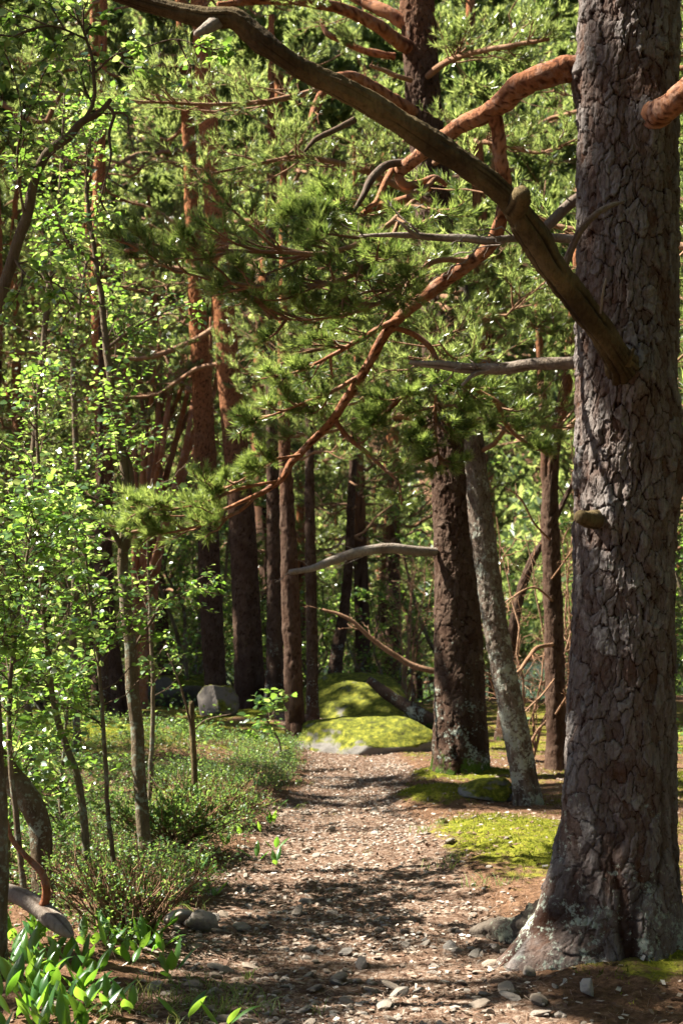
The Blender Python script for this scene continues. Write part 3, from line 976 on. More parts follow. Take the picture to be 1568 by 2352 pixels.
# ------------------------------------------------------------------ the pines that can be told apart
def tall(pts, extra, r1):
    t = pts[-1].copy()
    m = t.copy(); m[:3] += np.asarray(extra) * 0.5; m[3] = (t[3] + r1) / 2
    e = t.copy(); e[:3] += np.asarray(extra); e[3] = r1
    return np.vstack([pts, m, e])


def own_pine(label, d, rows, bark, extra=(0, 0.2, 4.5), r1=0.05, seed=1, cz=(4, 11), nb=22, ln=(1.6, 3.0), q=MID_Q, n2=9, n3=5, nshoot=3, seg=72, dz=0.025, amp=0.013, flare=((3.3, 0.10, 0.16, 0.5), (4.6, 0.07, 0.2, 0.4), (5.9, 0.10, 0.14, 0.5)), cw=0.055, ch=0.10, **kw):
    pts = foot(tall(tp(rows, d), extra, r1))
    b = np.array([pts[0, 0], pts[0, 1], float(gz(pts[0, 0], pts[0, 1]))])
    return pine('pine_tree', label, b, pts, bark, cz, nb, ln, q, seed, None, n2, n3, nshoot, seg, dz, amp, flare=flare, cw=cw, ch=ch, **kw)


# second pine on the right edge of the path
second, S2 = own_pine('stout dark brown pine at the right edge of the path with rust limbs high up', 13.6,
                      [(1058, 1800, 128), (1055, 1640, 118), (1052, 1450, 106), (1046, 1250, 98), (1036, 1080, 94), (1022, 900, 90), (1006, 650, 84), (990, 430, 80), (972, 220, 76), (962, 60, 76), (955, -60, 76)],
                      'bark_mid', (0.1, 0.3, 4.5), 0.12, 101, cz=(7.3, 13), nb=14, ln=(2.0, 3.4), seg=220, dz=0.010, amp=0.017, cw=0.05, ch=0.11,
                      flare=[(math.radians(190), 0.14, 0.16, 0.45), (math.radians(250), 0.08, 0.2, 0.4), (math.radians(320), 0.08, 0.2, 0.4)])
for k, (rw, n2) in enumerate([([(935, 108, 13.5, 34), (900, 85, 13.3, 32), (850, 50, 13.1, 30), (780, 18, 12.9, 28), (700, 5, 12.7, 24), (600, 0, 12.5, 20), (500, 10, 12.3, 14)], 12),
                              ([(945, 262, 13.5, 36), (905, 235, 13.3, 34), (860, 205, 13.1, 32), (820, 178, 13.0, 30), (790, 172, 12.9, 26), (760, 185, 12.8, 22), (735, 225, 12.7, 22), (715, 280, 12.6, 16)], 0),
                              ([(940, 60, 13.6, 34), (900, 35, 13.6, 32), (850, 10, 13.7, 28), (780, -30, 13.8, 26)], 0),
                              ([(905, 130, 13.7, 16), (850, 120, 13.6, 16), (800, 100, 13.6, 14), (750, 75, 13.6, 14), (738, 45, 13.6, 10)], 8),
                              ([(945, 185, 13.3, 12), (900, 170, 13.2, 11), (850, 150, 13.1, 7)], 0),
                              ([(715, 275, 12.6, 12), (690, 330, 12.5, 10), (620, 380, 12.4, 8), (540, 400, 12.3, 5)], 14),
                              ([(790, 172, 12.9, 14), (700, 215, 12.5, 13), (600, 235, 12.2, 11), (480, 240, 12.0, 8), (360, 235, 11.8, 6), (240, 230, 11.7, 4)], 26),
                              ([(1000, 480, 13.4, 18), (900, 420, 12.9, 16), (800, 380, 12.4, 14), (680, 360, 12.0, 10), (560, 385, 11.7, 7), (470, 400, 11.5, 4)], 26),
                              ([(1015, 640, 13.4, 16), (1080, 600, 12.8, 14), (1160, 590, 12.4, 12), (1230, 620, 12.2, 7)], 18),
                              ([(990, 380, 13.5, 16), (1060, 330, 13.0, 14), (1150, 330, 12.6, 12), (1240, 350, 12.4, 8), (1300, 330, 12.2, 5)], 22),
                              ([(975, 180, 13.5, 16), (1050, 130, 13.0, 14), (1150, 110, 12.6, 12), (1260, 90, 12.4, 8)], 24),
                              ([(1000, 1268, 13.5, 20), (950, 1265, 13.4, 22), (890, 1258, 13.3, 23), (820, 1270, 13.2, 22), (760, 1290, 13.1, 20), (715, 1305, 13.0, 15), (665, 1314, 13.0, 12)], 0),
                              ([(1000, 1542, 13.6, 12), (950, 1530, 13.6, 13), (900, 1500, 13.6, 12), (850, 1465, 13.6, 11), (800, 1420, 13.6, 9), (740, 1400, 13.6, 6)], 0),
                              ([(1000, 1010, 13.4, 14), (940, 960, 13.0, 13), (860, 960, 12.7, 11), (760, 990, 12.4, 7), (680, 1000, 12.2, 4)], 18),
                              ([(1010, 560, 13.3, 16), (1000, 570, 12.6, 14), (980, 610, 11.8, 12), (930, 640, 11.0, 7)], 22),
                              ([(1015, 700, 13.3, 16), (1030, 720, 12.5, 14), (1010, 780, 11.6, 11), (980, 830, 10.9, 6)], 22),
                              ([(1020, 820, 13.3, 16), (980, 850, 12.6, 14), (900, 900, 11.9, 11), (800, 930, 11.4, 6)], 22),
                              ([(1030, 900, 13.3, 16), (1060, 920, 12.5, 14), (1100, 950, 11.7, 11), (1160, 990, 11.2, 6)], 22),
                              ([(1000, 500, 13.4, 16), (920, 540, 12.6, 14), (820, 610, 12.0, 11), (700, 680, 11.5, 6)], 24),
                              ([(1012, 620, 13.4, 16), (920, 700, 12.6, 14), (800, 780, 12.0, 11), (660, 820, 11.5, 6)], 24),
                              ([(1015, 680, 13.4, 14), (1110, 700, 12.8, 13), (1200, 740, 12.3, 10), (1290, 760, 12.0, 5)], 22),
                              ([(1045, 1000, 13.4, 14), (1110, 960, 13.0, 13), (1180, 970, 12.7, 10), (1260, 1000, 12.5, 5)], 18)]):
    mt = 'rust' if k < 4 else ('greywood' if k == 11 else 'twigrust')
    bough(second, 'branch' if k not in (11, 12) else 'dead_branch', rw, mt, 110 + k, n2, 6, bare=0 if n2 else 8, q= MID_Q, seg=12 if k < 4 else 8, step=0.04, plates=k < 4, len2=(0.2, 0.42), len3=(0.28, 0.55), nshoot=3, foliage='needle_far')

own_pine('slim leaning pine spotted with pale lichen between the stout brown pine and the massive pine', 11.8,
         [(1228, 1895, 66), (1205, 1790, 60), (1178, 1650, 58), (1148, 1500, 56), (1122, 1330, 54), (1102, 1180, 52), (1090, 1050, 46), (1080, 900, 38), (1075, 780, 28)], 'bark_lichen',
         (-0.05, 0.3, 0.9), 0.012, 131, cz=(2.9, 4.7), nb=9, ln=(0.9, 1.6), seg=110, dz=0.012, amp=0.010, cw=0.04, ch=0.06)
own_pine('straight dark reddish pine rising behind the grey boulder, left neighbour of the thicker pine', 22.5,
         [(497, 1640, 66), (496, 1600, 54), (488, 1450, 52), (481, 1300, 50), (472, 1050, 48), (462, 850, 44), (447, 600, 36), (438, 400, 30), (428, 200, 27), (418, 60, 24)], 'bark_far', (-0.2, 0, 2.5), 0.05, 141, cz=(5.0, 15), nb=16, side=(-0.2, 3.4), ln=(1.6, 2.8), n2=8, n3=4)
own_pine('thick straight brown pine right of the grey boulder, beside its reddish left neighbour', 21.5,
         [(575, 1655, 86), (573, 1560, 72), (566, 1400, 64), (556, 1200, 60), (543, 1050, 57), (530, 900, 54), (516, 750, 50), (500, 560, 47), (486, 380, 44), (474, 220, 42), (462, 60, 40)], 'bark_far', (-0.3, 0, 3), 0.07, 151, cz=(4.8, 15), nb=18, side=(-0.2, 3.4), ln=(1.8, 3.2), n2=8, n3=4)
own_pine('dark grey furrowed pine just behind the smooth orange footed trunk', 21.0,
         [(633, 1640, 52), (632, 1560, 42), (630, 1400, 34), (628, 1200, 29), (625, 1050, 26), (622, 800, 22)], 'bark_mid', (0, 0.2, 5), 0.04, 161, cz=(4.0, 11), nb=10, ln=(1.0, 2.0), n2=7, n3=4)
own_pine('smooth slender pine with orange foot standing where the path bends', 17.2,
         [(688, 1730, 62), (680, 1690, 50), (674, 1550, 42), (668, 1400, 40), (663, 1250, 36), (658, 1130, 30), (650, 900, 24)], 'bark_far', (0, 0.2, 3), 0.03, 171, cz=(3.4, 7.5), nb=10, ln=(0.8, 1.6), n2=7, n3=4, flare=[(math.radians(330), 0.08, 0.1, 0.5)])
own_pine('thin dark straight pine in front of the big mossy mound', 19.2,
         [(718, 1705, 34), (717, 1600, 28), (715, 1400, 25), (712, 1200, 22), (710, 1000, 18)], 'bark_mid', (0, 0.2, 4), 0.03, 181, cz=(3.6, 8.5), nb=9, ln=(0.8, 1.6), n2=7, n3=4)
own_pine('reddish pine on the left with its foot bent to the right', 21.5,
         [(285, 1650, 60), (270, 1590, 48), (252, 1500, 46), (240, 1380, 42), (238, 1250, 38), (240, 1100, 38), (236, 950, 34), (228, 800, 30), (225, 600, 28)], 'bark_far', (0.1, 0, 4.5), 0.05, 191, cz=(5.0, 12.5), nb=18, ln=(1.4, 2.6), n2=8, n3=4)
own_pine('thin crooked dark pine leaning right behind the mossy mound', 25.5,
         [(762, 1610, 38), (768, 1560, 34), (774, 1500, 30), (786, 1430, 26), (800, 1300, 20), (806, 1150, 17)], 'bark_mid', (0.2, 0, 4), 0.04, 201, cz=(2.8, 9), nb=12, ln=(1.0, 2.2), n2=8, n3=4)
fork, SF = own_pine('slender forked pine in the shade between the leaning lichened pine and the massive pine', 14.8,
         [(1278, 1830, 56), (1276, 1700, 48), (1272, 1500, 44), (1266, 1300, 42), (1262, 1150, 38), (1268, 1050, 30), (1285, 950, 27), (1300, 880, 24), (1310, 780, 20)], 'bark_far', (0.2, 0, 2.5), 0.03, 211, cz=(3.2, 7.2), nb=10, ln=(0.9, 1.8), n2=8, n3=5)
bough(fork, 'fork', [(1263, 1150, 14.8, 22), (1252, 1100, 14.8, 24), (1254, 1000, 14.8, 22), (1246, 900, 14.8, 20), (1240, 820, 14.8, 17), (1232, 700, 14.8, 12)], 'bark_far', 215, seg=12, step=0.03)
for k, rw in enumerate([[(1268, 1480, 14.7, 9.1), (1230, 1490, 14.5, 9.8), (1200, 1530, 14.3, 9.1), (1170, 1560, 14.2, 5.2)], [(1268, 1380, 14.7, 5.2), (1230, 1350, 14.6, 5.2), (1180, 1370, 14.4, 4.5), (1140, 1400, 14.3, 2.6)],
                        [(1262, 1240, 14.7, 5.2), (1225, 1200, 14.5, 5.2), (1190, 1140, 14.4, 3.9), (1160, 1120, 14.3, 2.0)], [(1272, 1560, 14.6, 4.5), (1240, 1600, 14.4, 4.5), (1200, 1640, 14.3, 3.9), (1160, 1700, 14.2, 2.6)],
                        [(1275, 1640, 14.6, 4.5), (1300, 1600, 14.4, 4.5), (1330, 1540, 14.3, 2.6)], [(1266, 1330, 14.7, 4.5), (1295, 1290, 14.5, 4.5), (1330, 1240, 14.4, 2.6)]]):
    bough(fork, 'dead_branch', rw, 'twigrust', 220 + k, bare=7, seg=7, step=0.04)
own_pine('dead looking dark trunk leaning steeply to the right in the shade behind the lichened pine', 18.0,
         [(1150, 1720, 30), (1158, 1620, 26), (1172, 1500, 24), (1190, 1380, 22), (1225, 1280, 18), (1255, 1230, 14)], 'bark_mid', (0.5, 0.1, 1.0), 0.02, 231, nb=0)
own_pine('thin dark pine stem left of the bent footed reddish pine', 19.5,
         [(243, 1680, 20), (241, 1600, 18), (240, 1500, 17), (236, 1350, 15), (232, 1100, 13)], 'bark_mid', (0, 0, 3), 0.02, 241, cz=(4.0, 7.5), nb=8, ln=(0.7, 1.4), n2=7, n3=4)

# the many-stemmed pine: fans of reddish boughs from one foot
fp = P(318, 1640, 24)
fan = thing('pine_tree', 'many stemmed pine spreading a fan of reddish bare boughs', 'pine tree', (fp[0], fp[1], float(gz(fp[0], fp[1]))))
fr = np.random.default_rng(9)
for k in range(16):
    x1 = 300 + 14 * k + fr.normal(0, 8)
    y1 = 760 + fr.uniform(-60, 160)
    rw = [(318 + fr.normal(0, 8), 1640, 24, 22), (316 + k * 2, 1420 + fr.normal(0, 30), 24, 20), (312 + 4.5 * k, 1220 + fr.normal(0, 30), 24 + fr.normal(0, .3), 17), ((312 + 4 * k + x1) / 2 + fr.normal(0, 14), 1020, 24 + fr.normal(0, .5), 13), (x1 - 4, 880, 24 + fr.normal(0, .6), 10), (x1, y1, 24 + fr.normal(0, .8), 6)]
    bough(fan, 'stem', rw, 'rust', 250 + k, 9 if k % 2 == 0 else 0, 5, FAR_Q, seg=7, step=0.08, len2=(0.12, 0.25), len3=(0.3, 0.6), nshoot=2, foliage='needle_far', t0=0.72)
def leafy(mb, Pl, n2, n3, nl, size, wood=0, leaf=1, t0=0.1, len2=(0.3, 0.6), len3=(0.25, 0.5), r=(0.005, 0.002), lift=0.1, droop=0.25, rel=True):
    L2, _, _ = spawn(Pl, n2, t0, 1.0, (0.6, 1.2), len2, 5, lift, 0.8, 0.05, 0.4, rel)
    twigs(mb, L2, r[0], r[1] * 0.7, 4, wood)
    L3, _, _ = spawn(L2, n3, 0.15, 1.0, (0.5, 1.0), len3, 4, 0.05, 0.5, 0.05, 0.4)
    twigs(mb, L3, r[1], 0.0010, 3, wood)
    for Q, c in ((L3, nl), (L2, nl)):
        ix = np.repeat(np.arange(len(Q)), c)
        t = np.clip(np.tile(np.linspace(0.15, 1, c), len(Q)) + rng.normal(0, 0.04, len(ix)), 0, 1)
        p, tan = along(Q, ix, t)
        sd = nrm(np.cross(tan, [0, 0, 1.0]) + 1e-5)
        sg = np.where(np.arange(len(ix)) % 2 == 0, 1, -1)[:, None]
        d = nrm(tan * 0.6 + sd * sg * 0.9 + np.array([0, 0, -droop]) + rng.normal(0, 0.3, p.shape))
        nr = nrm(np.array([-0.1, -0.15, 1.0]) + rng.normal(0, 0.55, p.shape))
        s = size * rng.uniform(0.4, 1.2, len(ix))
        leaves(mb, p + d * 0.006, d, nr, s, s * rng.uniform(0.60, 0.82, len(ix)), leaf, rnd=rng.random(len(ix)))
    return L2


# ------------------------------------------------------------------ pines in the depth of the wood
protos = []
for k in range(5):
    hgt = (11.5, 13.0, 10.0, 12.0, 8.0)[k]
    lr = np.random.default_rng(300 + k)
    px_ = np.cumsum(np.r_[0, lr.normal(0, 0.14, 6)])
    py_ = np.cumsum(np.r_[0, lr.normal(0, 0.14, 6)])
    zz = np.linspace(-0.5, hgt, 7)
    rr = np.linspace(0.17, 0.03, 7) * hgt / 11
    t, S = pine('pine_tree', 'proto', (0, 0, 0), np.c_[px_, py_, zz, rr], 'bark_far', ((2.2, 2.6, 1.0, 3.4, 0.5)[k], hgt * 0.98), (40, 40, 42, 34, 36)[k], ((1.6, 3.2), (1.8, 3.4), (1.4, 2.8), (1.6, 3.0), (1.1, 2.2))[k], FAR_Q, 310 + k * 7, None, 11, 4, 3, 18, 0.25, 0.010)
    protos.append(t)
used = set()
BACK = []                                         # x, y, kind, scale
lr = np.random.default_rng(77)
for ring, (ya, yb, n, xs) in enumerate([(17, 24, 9, 7.5), (24, 32, 13, 9.5), (32, 44, 18, 12), (44, 60, 20, 16)]):
    for j in range(n):
        BACK.append([(-1 + 2 * (j + lr.uniform(0.15, 0.85)) / n) * xs, lr.uniform(ya, yb), int(lr.integers(0, 5)), lr.uniform(0.85, 1.2)])
BACK = [b for b in BACK if not (abs(b[0] - np.interp(b[1], PC_Y, PC_X)) < 1.6 and b[1] < 24) and not (b[1] < 22.5 and abs(b[0] + 0.16 * b[1]) < 3.0) and abs(b[0] - 0.13 * b[1]) > 0.9]
BL = 'slender reddish pine standing deep in the wood among others like it'
for x, y, k, s in BACK:
    o = protos[k] if k not in used else copy_tree(protos[k])
    used.add(k)
    o.location = (x, y, float(gz(x, y)) - 0.02)
    o.rotation_euler = (0, 0, lr.uniform(0, 6.28))
    o.scale = (s, s, s)
    tag(o, BL, 'pine tree', 'pines deep in the wood')
# leafy trees and bushes between them, their boughs down to the ground
LEAFY = []
for k in range(3):
    lq = np.random.default_rng(350 + k)
    hgt = (5.5, 4.0, 2.2)[k]
    t = thing('leafy_tree', 'proto', 'tree', (0, 0, 0))
    tw, cr = MB(), MB()
    for j in range((3, 4, 7)[k]):
        q_ = np.c_[np.cumsum(np.r_[0, lq.normal(0, 0.16, 6)]) + np.linspace(0, lq.normal(0, 0.9), 7), np.cumsum(np.r_[0, lq.normal(0, 0.16, 6)]) + np.linspace(0, lq.normal(0, 0.9), 7), np.linspace(-0.1, hgt * lq.uniform(0.75, 1.0), 7)]
        limb(tw, np.c_[q_, np.linspace(0.05, 0.012, 7) * (1, 0.8, 0.5)[k]], 8, 0.1, 0, 0.1, 360 + j)
        leafy(cr, smooth_path(q_, 14)[None], (24, 20, 12)[k], 5, 6, (0.085, 0.08, 0.07)[k], 0, 1, 0.06, (0.5, 1.3) if k < 2 else (0.4, 0.8), (0.3, 0.6), rel=False)
    part('trunk', tw, [M['bark_birch']], t)
    part('crown', cr, [M['twig'], M['leaf']], t)
    LEAFY.append(t)
lused = set()
for ya, yb, n, xs in [(18, 25, 8, 7), (25, 34, 16, 9), (34, 46, 20, 12), (46, 60, 20, 15)]:
    for j in range(n):
        x, y = (-1 + 2 * (j + lr.uniform(0.1, 0.9)) / n) * xs, lr.uniform(ya, yb)
        if (y < 25 and -2.2 < x < 3) or abs(x - 0.13 * y) < 1.5:
            continue
        k = int(lr.integers(0, 3))
        o = LEAFY[k] if k not in lused else copy_tree(LEAFY[k])
        lused.add(k)
        s = lr.uniform(0.8, 1.25)
        o.location = (x, y, float(gz(x, y)))
        o.rotation_euler = (0, 0, lr.uniform(0, 6.28))
        o.scale = (s, s, s)
        tag(o, 'bushy leafy tree filling the gaps between the far pine trunks', 'tree', 'leafy trees deep in the wood')
for x, y, k, s in [(2.9, 3.1, 0, 1.15), (4.0, 4.9, 0, 1.2), (2.6, 0.7, 1, 1.3), (0.6, -2.6, 0, 1.2), (2.2, -1.6, 0, 1.2), (-1.2, -2.8, 0, 1.1), (5.4, 3.0, 0, 1.3), (3.4, 8.6, 1, 1.0), (4.4, 11.2, 0, 1.1)]:  # added leafy trees beside and behind the view, blocking sky light
    o = copy_tree(LEAFY[k])
    s *= 1.0
    o.location = (x, y, float(gz(x, y)))
    o.rotation_euler = (0, 0, lr.uniform(0, 6.28))
    o.scale = (s, s, s)
    tag(o, 'leafy tree added out of view to block sky light near the massive pine', 'tree', 'leafy trees added to block sky light')
# pines added to shade the path and the wood, mostly outside the view
lr2 = np.random.default_rng(5)
zz = np.linspace(-0.5, 14, 7)
dense, _ = pine('pine_tree', 'proto', (0, 0, 0), np.c_[np.cumsum(lr2.normal(0, .12, 7)), np.cumsum(lr2.normal(0, .12, 7)), zz, np.linspace(0.22, 0.04, 7)], 'bark_far', (7.0, 13.8), 17, (1.6, 3.0), (22, 0.12, 0.034, 0.10), 390, None, 12, 8, 3, 18, 0.25, 0.010)
protos.append(dense)
DENSE = [(-7.0, 7.3, 0.50), (-8.3, 6.0, 0.34), (-8.7, 13.9, 0.82), (-12.5, 16.2, 0.5), (-10.5, 20.5, 1.0), (-13, 24, 1.2), (-17, 30, 1.3), (-18, 22, 1.3), (-12, 33, 1.2), (-21, 36, 1.4), (-14, 42, 1.3), (-22, 28, 1.4), (-24, 46, 1.4), (-17, 52, 1.3), (6.5, 14.5, 1.0), (8.5, 20, 1.1), (7.5, 8.5, 1.0), (9.5, 27, 1.1), (-9.0, 27, 1.35), (-5.5, 31, 1.35), (-1.5, 34, 1.4), (-9.5, 38, 1.4), (-4.0, 41, 1.4), (8.0, 44, 1.4), (-12, 48, 1.4), (-6, 22.5, 1.3), (4.5, 22, 1.3), (2.9, 31, 1.35), (6.8, 36, 1.4), (4.4, 42, 1.4), (1.2, 38, 1.3), (7.4, 30, 1.3)]
for i_, (x, y, s_) in enumerate(DENSE):
    o = dense if i_ == 0 else copy_tree(dense)
    o.location = (x, y, float(gz(x, y)) - 0.02)
    o.rotation_euler = (0, 0, lr2.uniform(0, 6.28))
    o.scale = (s_, s_, max(s_, 0.95))
    tag(o, 'tall dense pine added for the shade its crown throws on the wood', 'pine tree', 'dense pines added for shade')
SHADE = [(-4.2, -1.5, 1, 1.0), (-1.6, -3.2, 3, 1.0), (1.4, -3.0, 0, 1.0), (4.2, -1.8, 2, 1.1), (6.2, 1.6, 3, 1.1), (-7.5, -3.5, 0, 1.1), (-0.3, -7, 1, 1.2), (4.6, -6, 3, 1.2), (-4.6, -7, 1, 1.2), (8, -3, 0, 1.2), (-10, -7, 3, 1.3), (9.5, 3.5, 1, 1.2), (8.6, 12, 2, 1.1), (2, -12, 0, 1.4), (-6, -13, 1, 1.4), (9, -10, 1, 1.4), (2.7, 1.2, 4, 0.9), (-2.6, -0.9, 4, 0.9), (4.6, 9.5, 1, 1.0), (5.4, 14.0, 0, 1.0), (-6.0, 3.0, 3, 1.1), (3.6, 3.2, 1, 1.0), (5.4, 6.8, 4, 1.1), (7.0, 6.0, 2, 1.1), (3.2, 0.2, 0, 1.0), (6.5, 10.5, 2, 1.1)]  # unseen pines added round the camera to cut the sky fill
for x, y, k, s in SHADE:
    o = copy_tree(protos[k])
    o.location = (x, y, float(gz(x, y)) - 0.02)
    o.rotation_euler = (0, 0, lr.uniform(0, 6.28))
    o.scale = (s, s, s)
    tag(o, 'pine added out of view to block sky light around the camera', 'pine tree', 'pines added to block sky light')

# the wooded far shore
mb = MB()
n = 5200
fx = rng.uniform(-150, 150, n)
fy = rng.uniform(122, 440, n)
fz = gz(fx, fy)
for i in range(n):
    if abs(fx[i]) > 0.27 * fy[i] + 8:
        continue
    h = rng.uniform(8, 15)
    m = 150
    u = rng.random(m) ** 0.7
    a = rng.uniform(0, 2 * PI, m)
    r = (0.25 + 2.6 * u) * np.sqrt(rng.random(m)) * h / 12
    p = np.stack([fx[i] + r * np.cos(a), fy[i] + r * np.sin(a), fz[i] + h * (1 - 0.85 * u)], 1)
    sd = rng.normal(size=(m, 3)) * 0.55
    s2 = rng.normal(size=(m, 3)) * 0.55
    v = np.stack([p, p + sd, p + s2], 1).reshape(-1, 3)
    mb.add(v, np.arange(m * 3).reshape(m, 3), 0, np.repeat(np.clip(rng.random() * 0.5 + rng.random(m) * 0.5, 0, 1), 3))
solo('far_wood', mb, [M['needle_far']], (0, 0, 0), kind='stuff')


# ------------------------------------------------------------------ broad-leaved saplings on the left
def sapling(label, rows, bark, seed, group=None, crown=None, branches=(), cat='sapling', name='sapling', seg=16, step=0.02, up=None):
    L = lp(rows)
    b = np.array([L[0, 0], L[0, 1], float(gz(L[0, 0], L[0, 1]))])
    if b[2] < L[0, 2]:
        L = np.vstack([[L[0, 0], L[0, 1], b[2] - 0.05, L[0, 3] * 1.1], L]) if L[0, 2] - b[2] > 0.1 else L
    t = thing(name, label, cat, b, group)
    mb = MB()
    S = limb(mb, L, seg, step, 0, 0.10, seed)
    part('trunk', mb, [M[bark]], t)
    mb = MB()
    for rw, c in branches:
        Lb = lp(rw)
        limb(mb, Lb, 8, 0.03, 0, 0.12, seed + 3)
        if c:
            leafy(mb, smooth_path(Lb, 12)[None, :, :3], 1, 1, 1, 0.03) if False else leafy(mb, smooth_path(Lb, 12)[None, :, :3], **c)
    if crown:
        leafy(mb, smooth_path(L, 20)[None, :, :3], **crown)
    if mb.n:
        part('crown', mb, [M['twig'], M['leaf']], t)
    return t


C = lambda n2, n3, nl, size, l2, l3=(0.3, 0.6), t0=0.1, **k: dict(n2=n2, n3=n3, nl=nl, size=size, len2=l2, len3=l3, t0=t0, rel=False, **k)
# the long lichened sapling in the middle of the left side
sapling('tall thin sapling with pale lichened stem standing left of the path', [(335, 1960, 9.2, 34), (325, 1800, 9.2, 32), (312, 1640, 9.2, 31), (300, 1500, 9.2, 28), (290, 1380, 9.2, 26), (282, 1270, 9.2, 24), (292, 1180, 9.2, 20), (285, 1050, 9.2, 19), (262, 930, 9.2, 18), (246, 800, 9.2, 16), (232, 680, 9.2, 14), (215, 560, 9.2, 12), (200, 440, 9.2, 9), (210, 300, 9.2, 6)],
        'bark_birch', 401, None, C(44, 5, 6, 0.051, (0.35, 0.85), t0=0.42), [
            ([(288, 1260, 9.2, 20), (305, 1180, 9.2, 16), (300, 1080, 9.2, 12), (282, 1020, 9.2, 9)], None),
            ([(285, 1270, 9.2, 16), (255, 1210, 9.15, 12), (235, 1160, 9.1, 8), (180, 1130, 9.0, 5)], C(6, 4, 6, 0.049, (0.2, 0.4))),
            ([(300, 1500, 9.2, 9), (340, 1440, 9.1, 8), (380, 1380, 9.0, 6), (460, 1360, 8.9, 4), (530, 1370, 8.8, 2)], C(8, 4, 6, 0.046, (0.15, 0.35), (0.3, 0.6))),
            ([(246, 800, 9.2, 9), (300, 760, 9.1, 7), (370, 720, 9.0, 4), (430, 700, 9.0, 2)], C(8, 4, 6, 0.046, (0.2, 0.4))),
            ([(220, 600, 9.2, 9), (160, 560, 9.1, 7), (130, 510, 9.0, 4), (100, 490, 9.0, 2)], C(8, 4, 6, 0.046, (0.2, 0.4)))])
# the arching birch entering from the left edge
sapling('arching dark birch leaning in from the left edge with a bent broken top', [(-180, 2050, 6.6, 40), (-150, 1600, 6.5, 36), (-95, 1200, 6.4, 33), (-40, 850, 6.35, 30), (2, 680, 6.3, 27), (32, 590, 6.3, 25), (62, 500, 6.3, 24), (84, 400, 6.3, 22), (118, 345, 6.3, 22), (160, 315, 6.3, 20), (190, 280, 6.3, 17), (225, 262, 6.3, 14), (256, 228, 6.3, 9)],
        'bark_birch', 411, None, None, [
            ([(186, 285, 6.3, 9), (214, 240, 6.3, 9), (216, 170, 6.3, 8), (200, 90, 6.3, 6), (170, 20, 6.3, 4)], C(12, 4, 6, 0.046, (0.15, 0.4))),
            ([(245, 242, 6.3, 8), (262, 258, 6.3, 8), (252, 300, 6.3, 7), (255, 360, 6.25, 5), (235, 440, 6.2, 3), (205, 560, 6.2, 2)], C(3, 2, 3, 0.03, (0.1, 0.3))),
            ([(262, 258, 6.3, 5), (290, 262, 6.3, 5), (296, 300, 6.28, 3), (310, 350, 6.25, 2)], None),
            ([(216, 170, 6.3, 5), (260, 130, 6.25, 5), (330, 110, 6.2, 4), (400, 90, 6.2, 3), (470, 110, 6.15, 2)], C(9, 3, 6, 0.046, (0.1, 0.3))),
            ([(200, 90, 6.3, 5), (120, 60, 6.2, 5), (40, 80, 6.1, 4), (-30, 120, 6.1, 3)], C(10, 4, 6, 0.046, (0.15, 0.4))),
            ([(60, 510, 6.3, 7), (40, 380, 6.2, 6), (50, 260, 6.1, 4), (30, 160, 6.1, 3)], C(10, 4, 6, 0.046, (0.15, 0.4))),
            ([(30, 590, 6.3, 7), (70, 640, 6.2, 6), (140, 660, 6.1, 4), (170, 720, 6.1, 2)], C(9, 4, 6, 0.046, (0.15, 0.35)))])
SL = [
    ('slim sapling rising from two stems at the left with leafy arms', [(200, 1990, 8.6, 18), (190, 1860, 8.6, 17), (172, 1760, 8.6, 16), (140, 1680, 8.6, 15), (110, 1500, 8.6, 13), (95, 1300, 8.6, 11), (90, 1100, 8.6, 9), (80, 900, 8.6, 6)], C(44, 5, 6, 0.051, (0.35, 0.8), t0=0.38)),
    ('thin sapling stem in front of the tall lichened one, full of bright leaves', [(262, 2000, 8.2, 12), (250, 1880, 8.2, 11), (240, 1700, 8.2, 10), (225, 1500, 8.2, 8), (205, 1350, 8.2, 6), (190, 1200, 8.2, 4)], C(28, 4, 6, 0.054, (0.3, 0.6), t0=0.45)),
    ('leafy sapling at the left edge with a crooked dark stem', [(60, 2080, 7.6, 15), (40, 1900, 7.6, 14), (22, 1700, 7.6, 12), (30, 1500, 7.6, 10), (60, 1300, 7.6, 7), (80, 1150, 7.6, 4)], C(44, 5, 6, 0.055, (0.3, 0.6), t0=0.30)),
    ('slender sapling in the second row left of the lichened stem', [(330, 1960, 11.0, 12), (345, 1800, 11, 11), (352, 1600, 11, 10), (345, 1400, 11, 9), (340, 1250, 11, 6), (350, 1100, 11, 4)], C(16, 4, 5, 0.040, (0.3, 0.6), t0=0.4)),
    ('leafy sapling behind the arching birch, high at the left', [(100, 1960, 12.0, 24), (70, 1700, 12, 20), (60, 1300, 12, 17), (90, 900, 12, 14), (120, 600, 12, 11), (140, 400, 12, 8), (150, 200, 12, 5)], C(60, 5, 5, 0.050, (0.5, 1.2), t0=0.3)),
    ('leafy sapling farther back, filling the gap left of the fan of boughs', [(180, 1800, 14.5, 20), (170, 1500, 14.5, 18), (180, 1100, 14.5, 15), (170, 800, 14.5, 11), (200, 600, 14.5, 6)], C(60, 5, 5, 0.052, (0.5, 1.1), t0=0.2)),
    ('low bushy sapling at the left edge beside the curved birch foot', [(20, 1960, 8.4, 12), (30, 1800, 8.4, 10), (20, 1650, 8.4, 8), (40, 1480, 8.4, 5)], C(44, 5, 6, 0.064, (0.3, 0.7), t0=0.05)),
    ('small bushy sapling with dark leaves among the thin stems', [(150, 1960, 9.6, 10), (140, 1820, 9.6, 9), (150, 1700, 9.6, 7), (160, 1560, 9.6, 4)], C(44, 5, 6, 0.051, (0.3, 0.6), t0=0.05)),
]
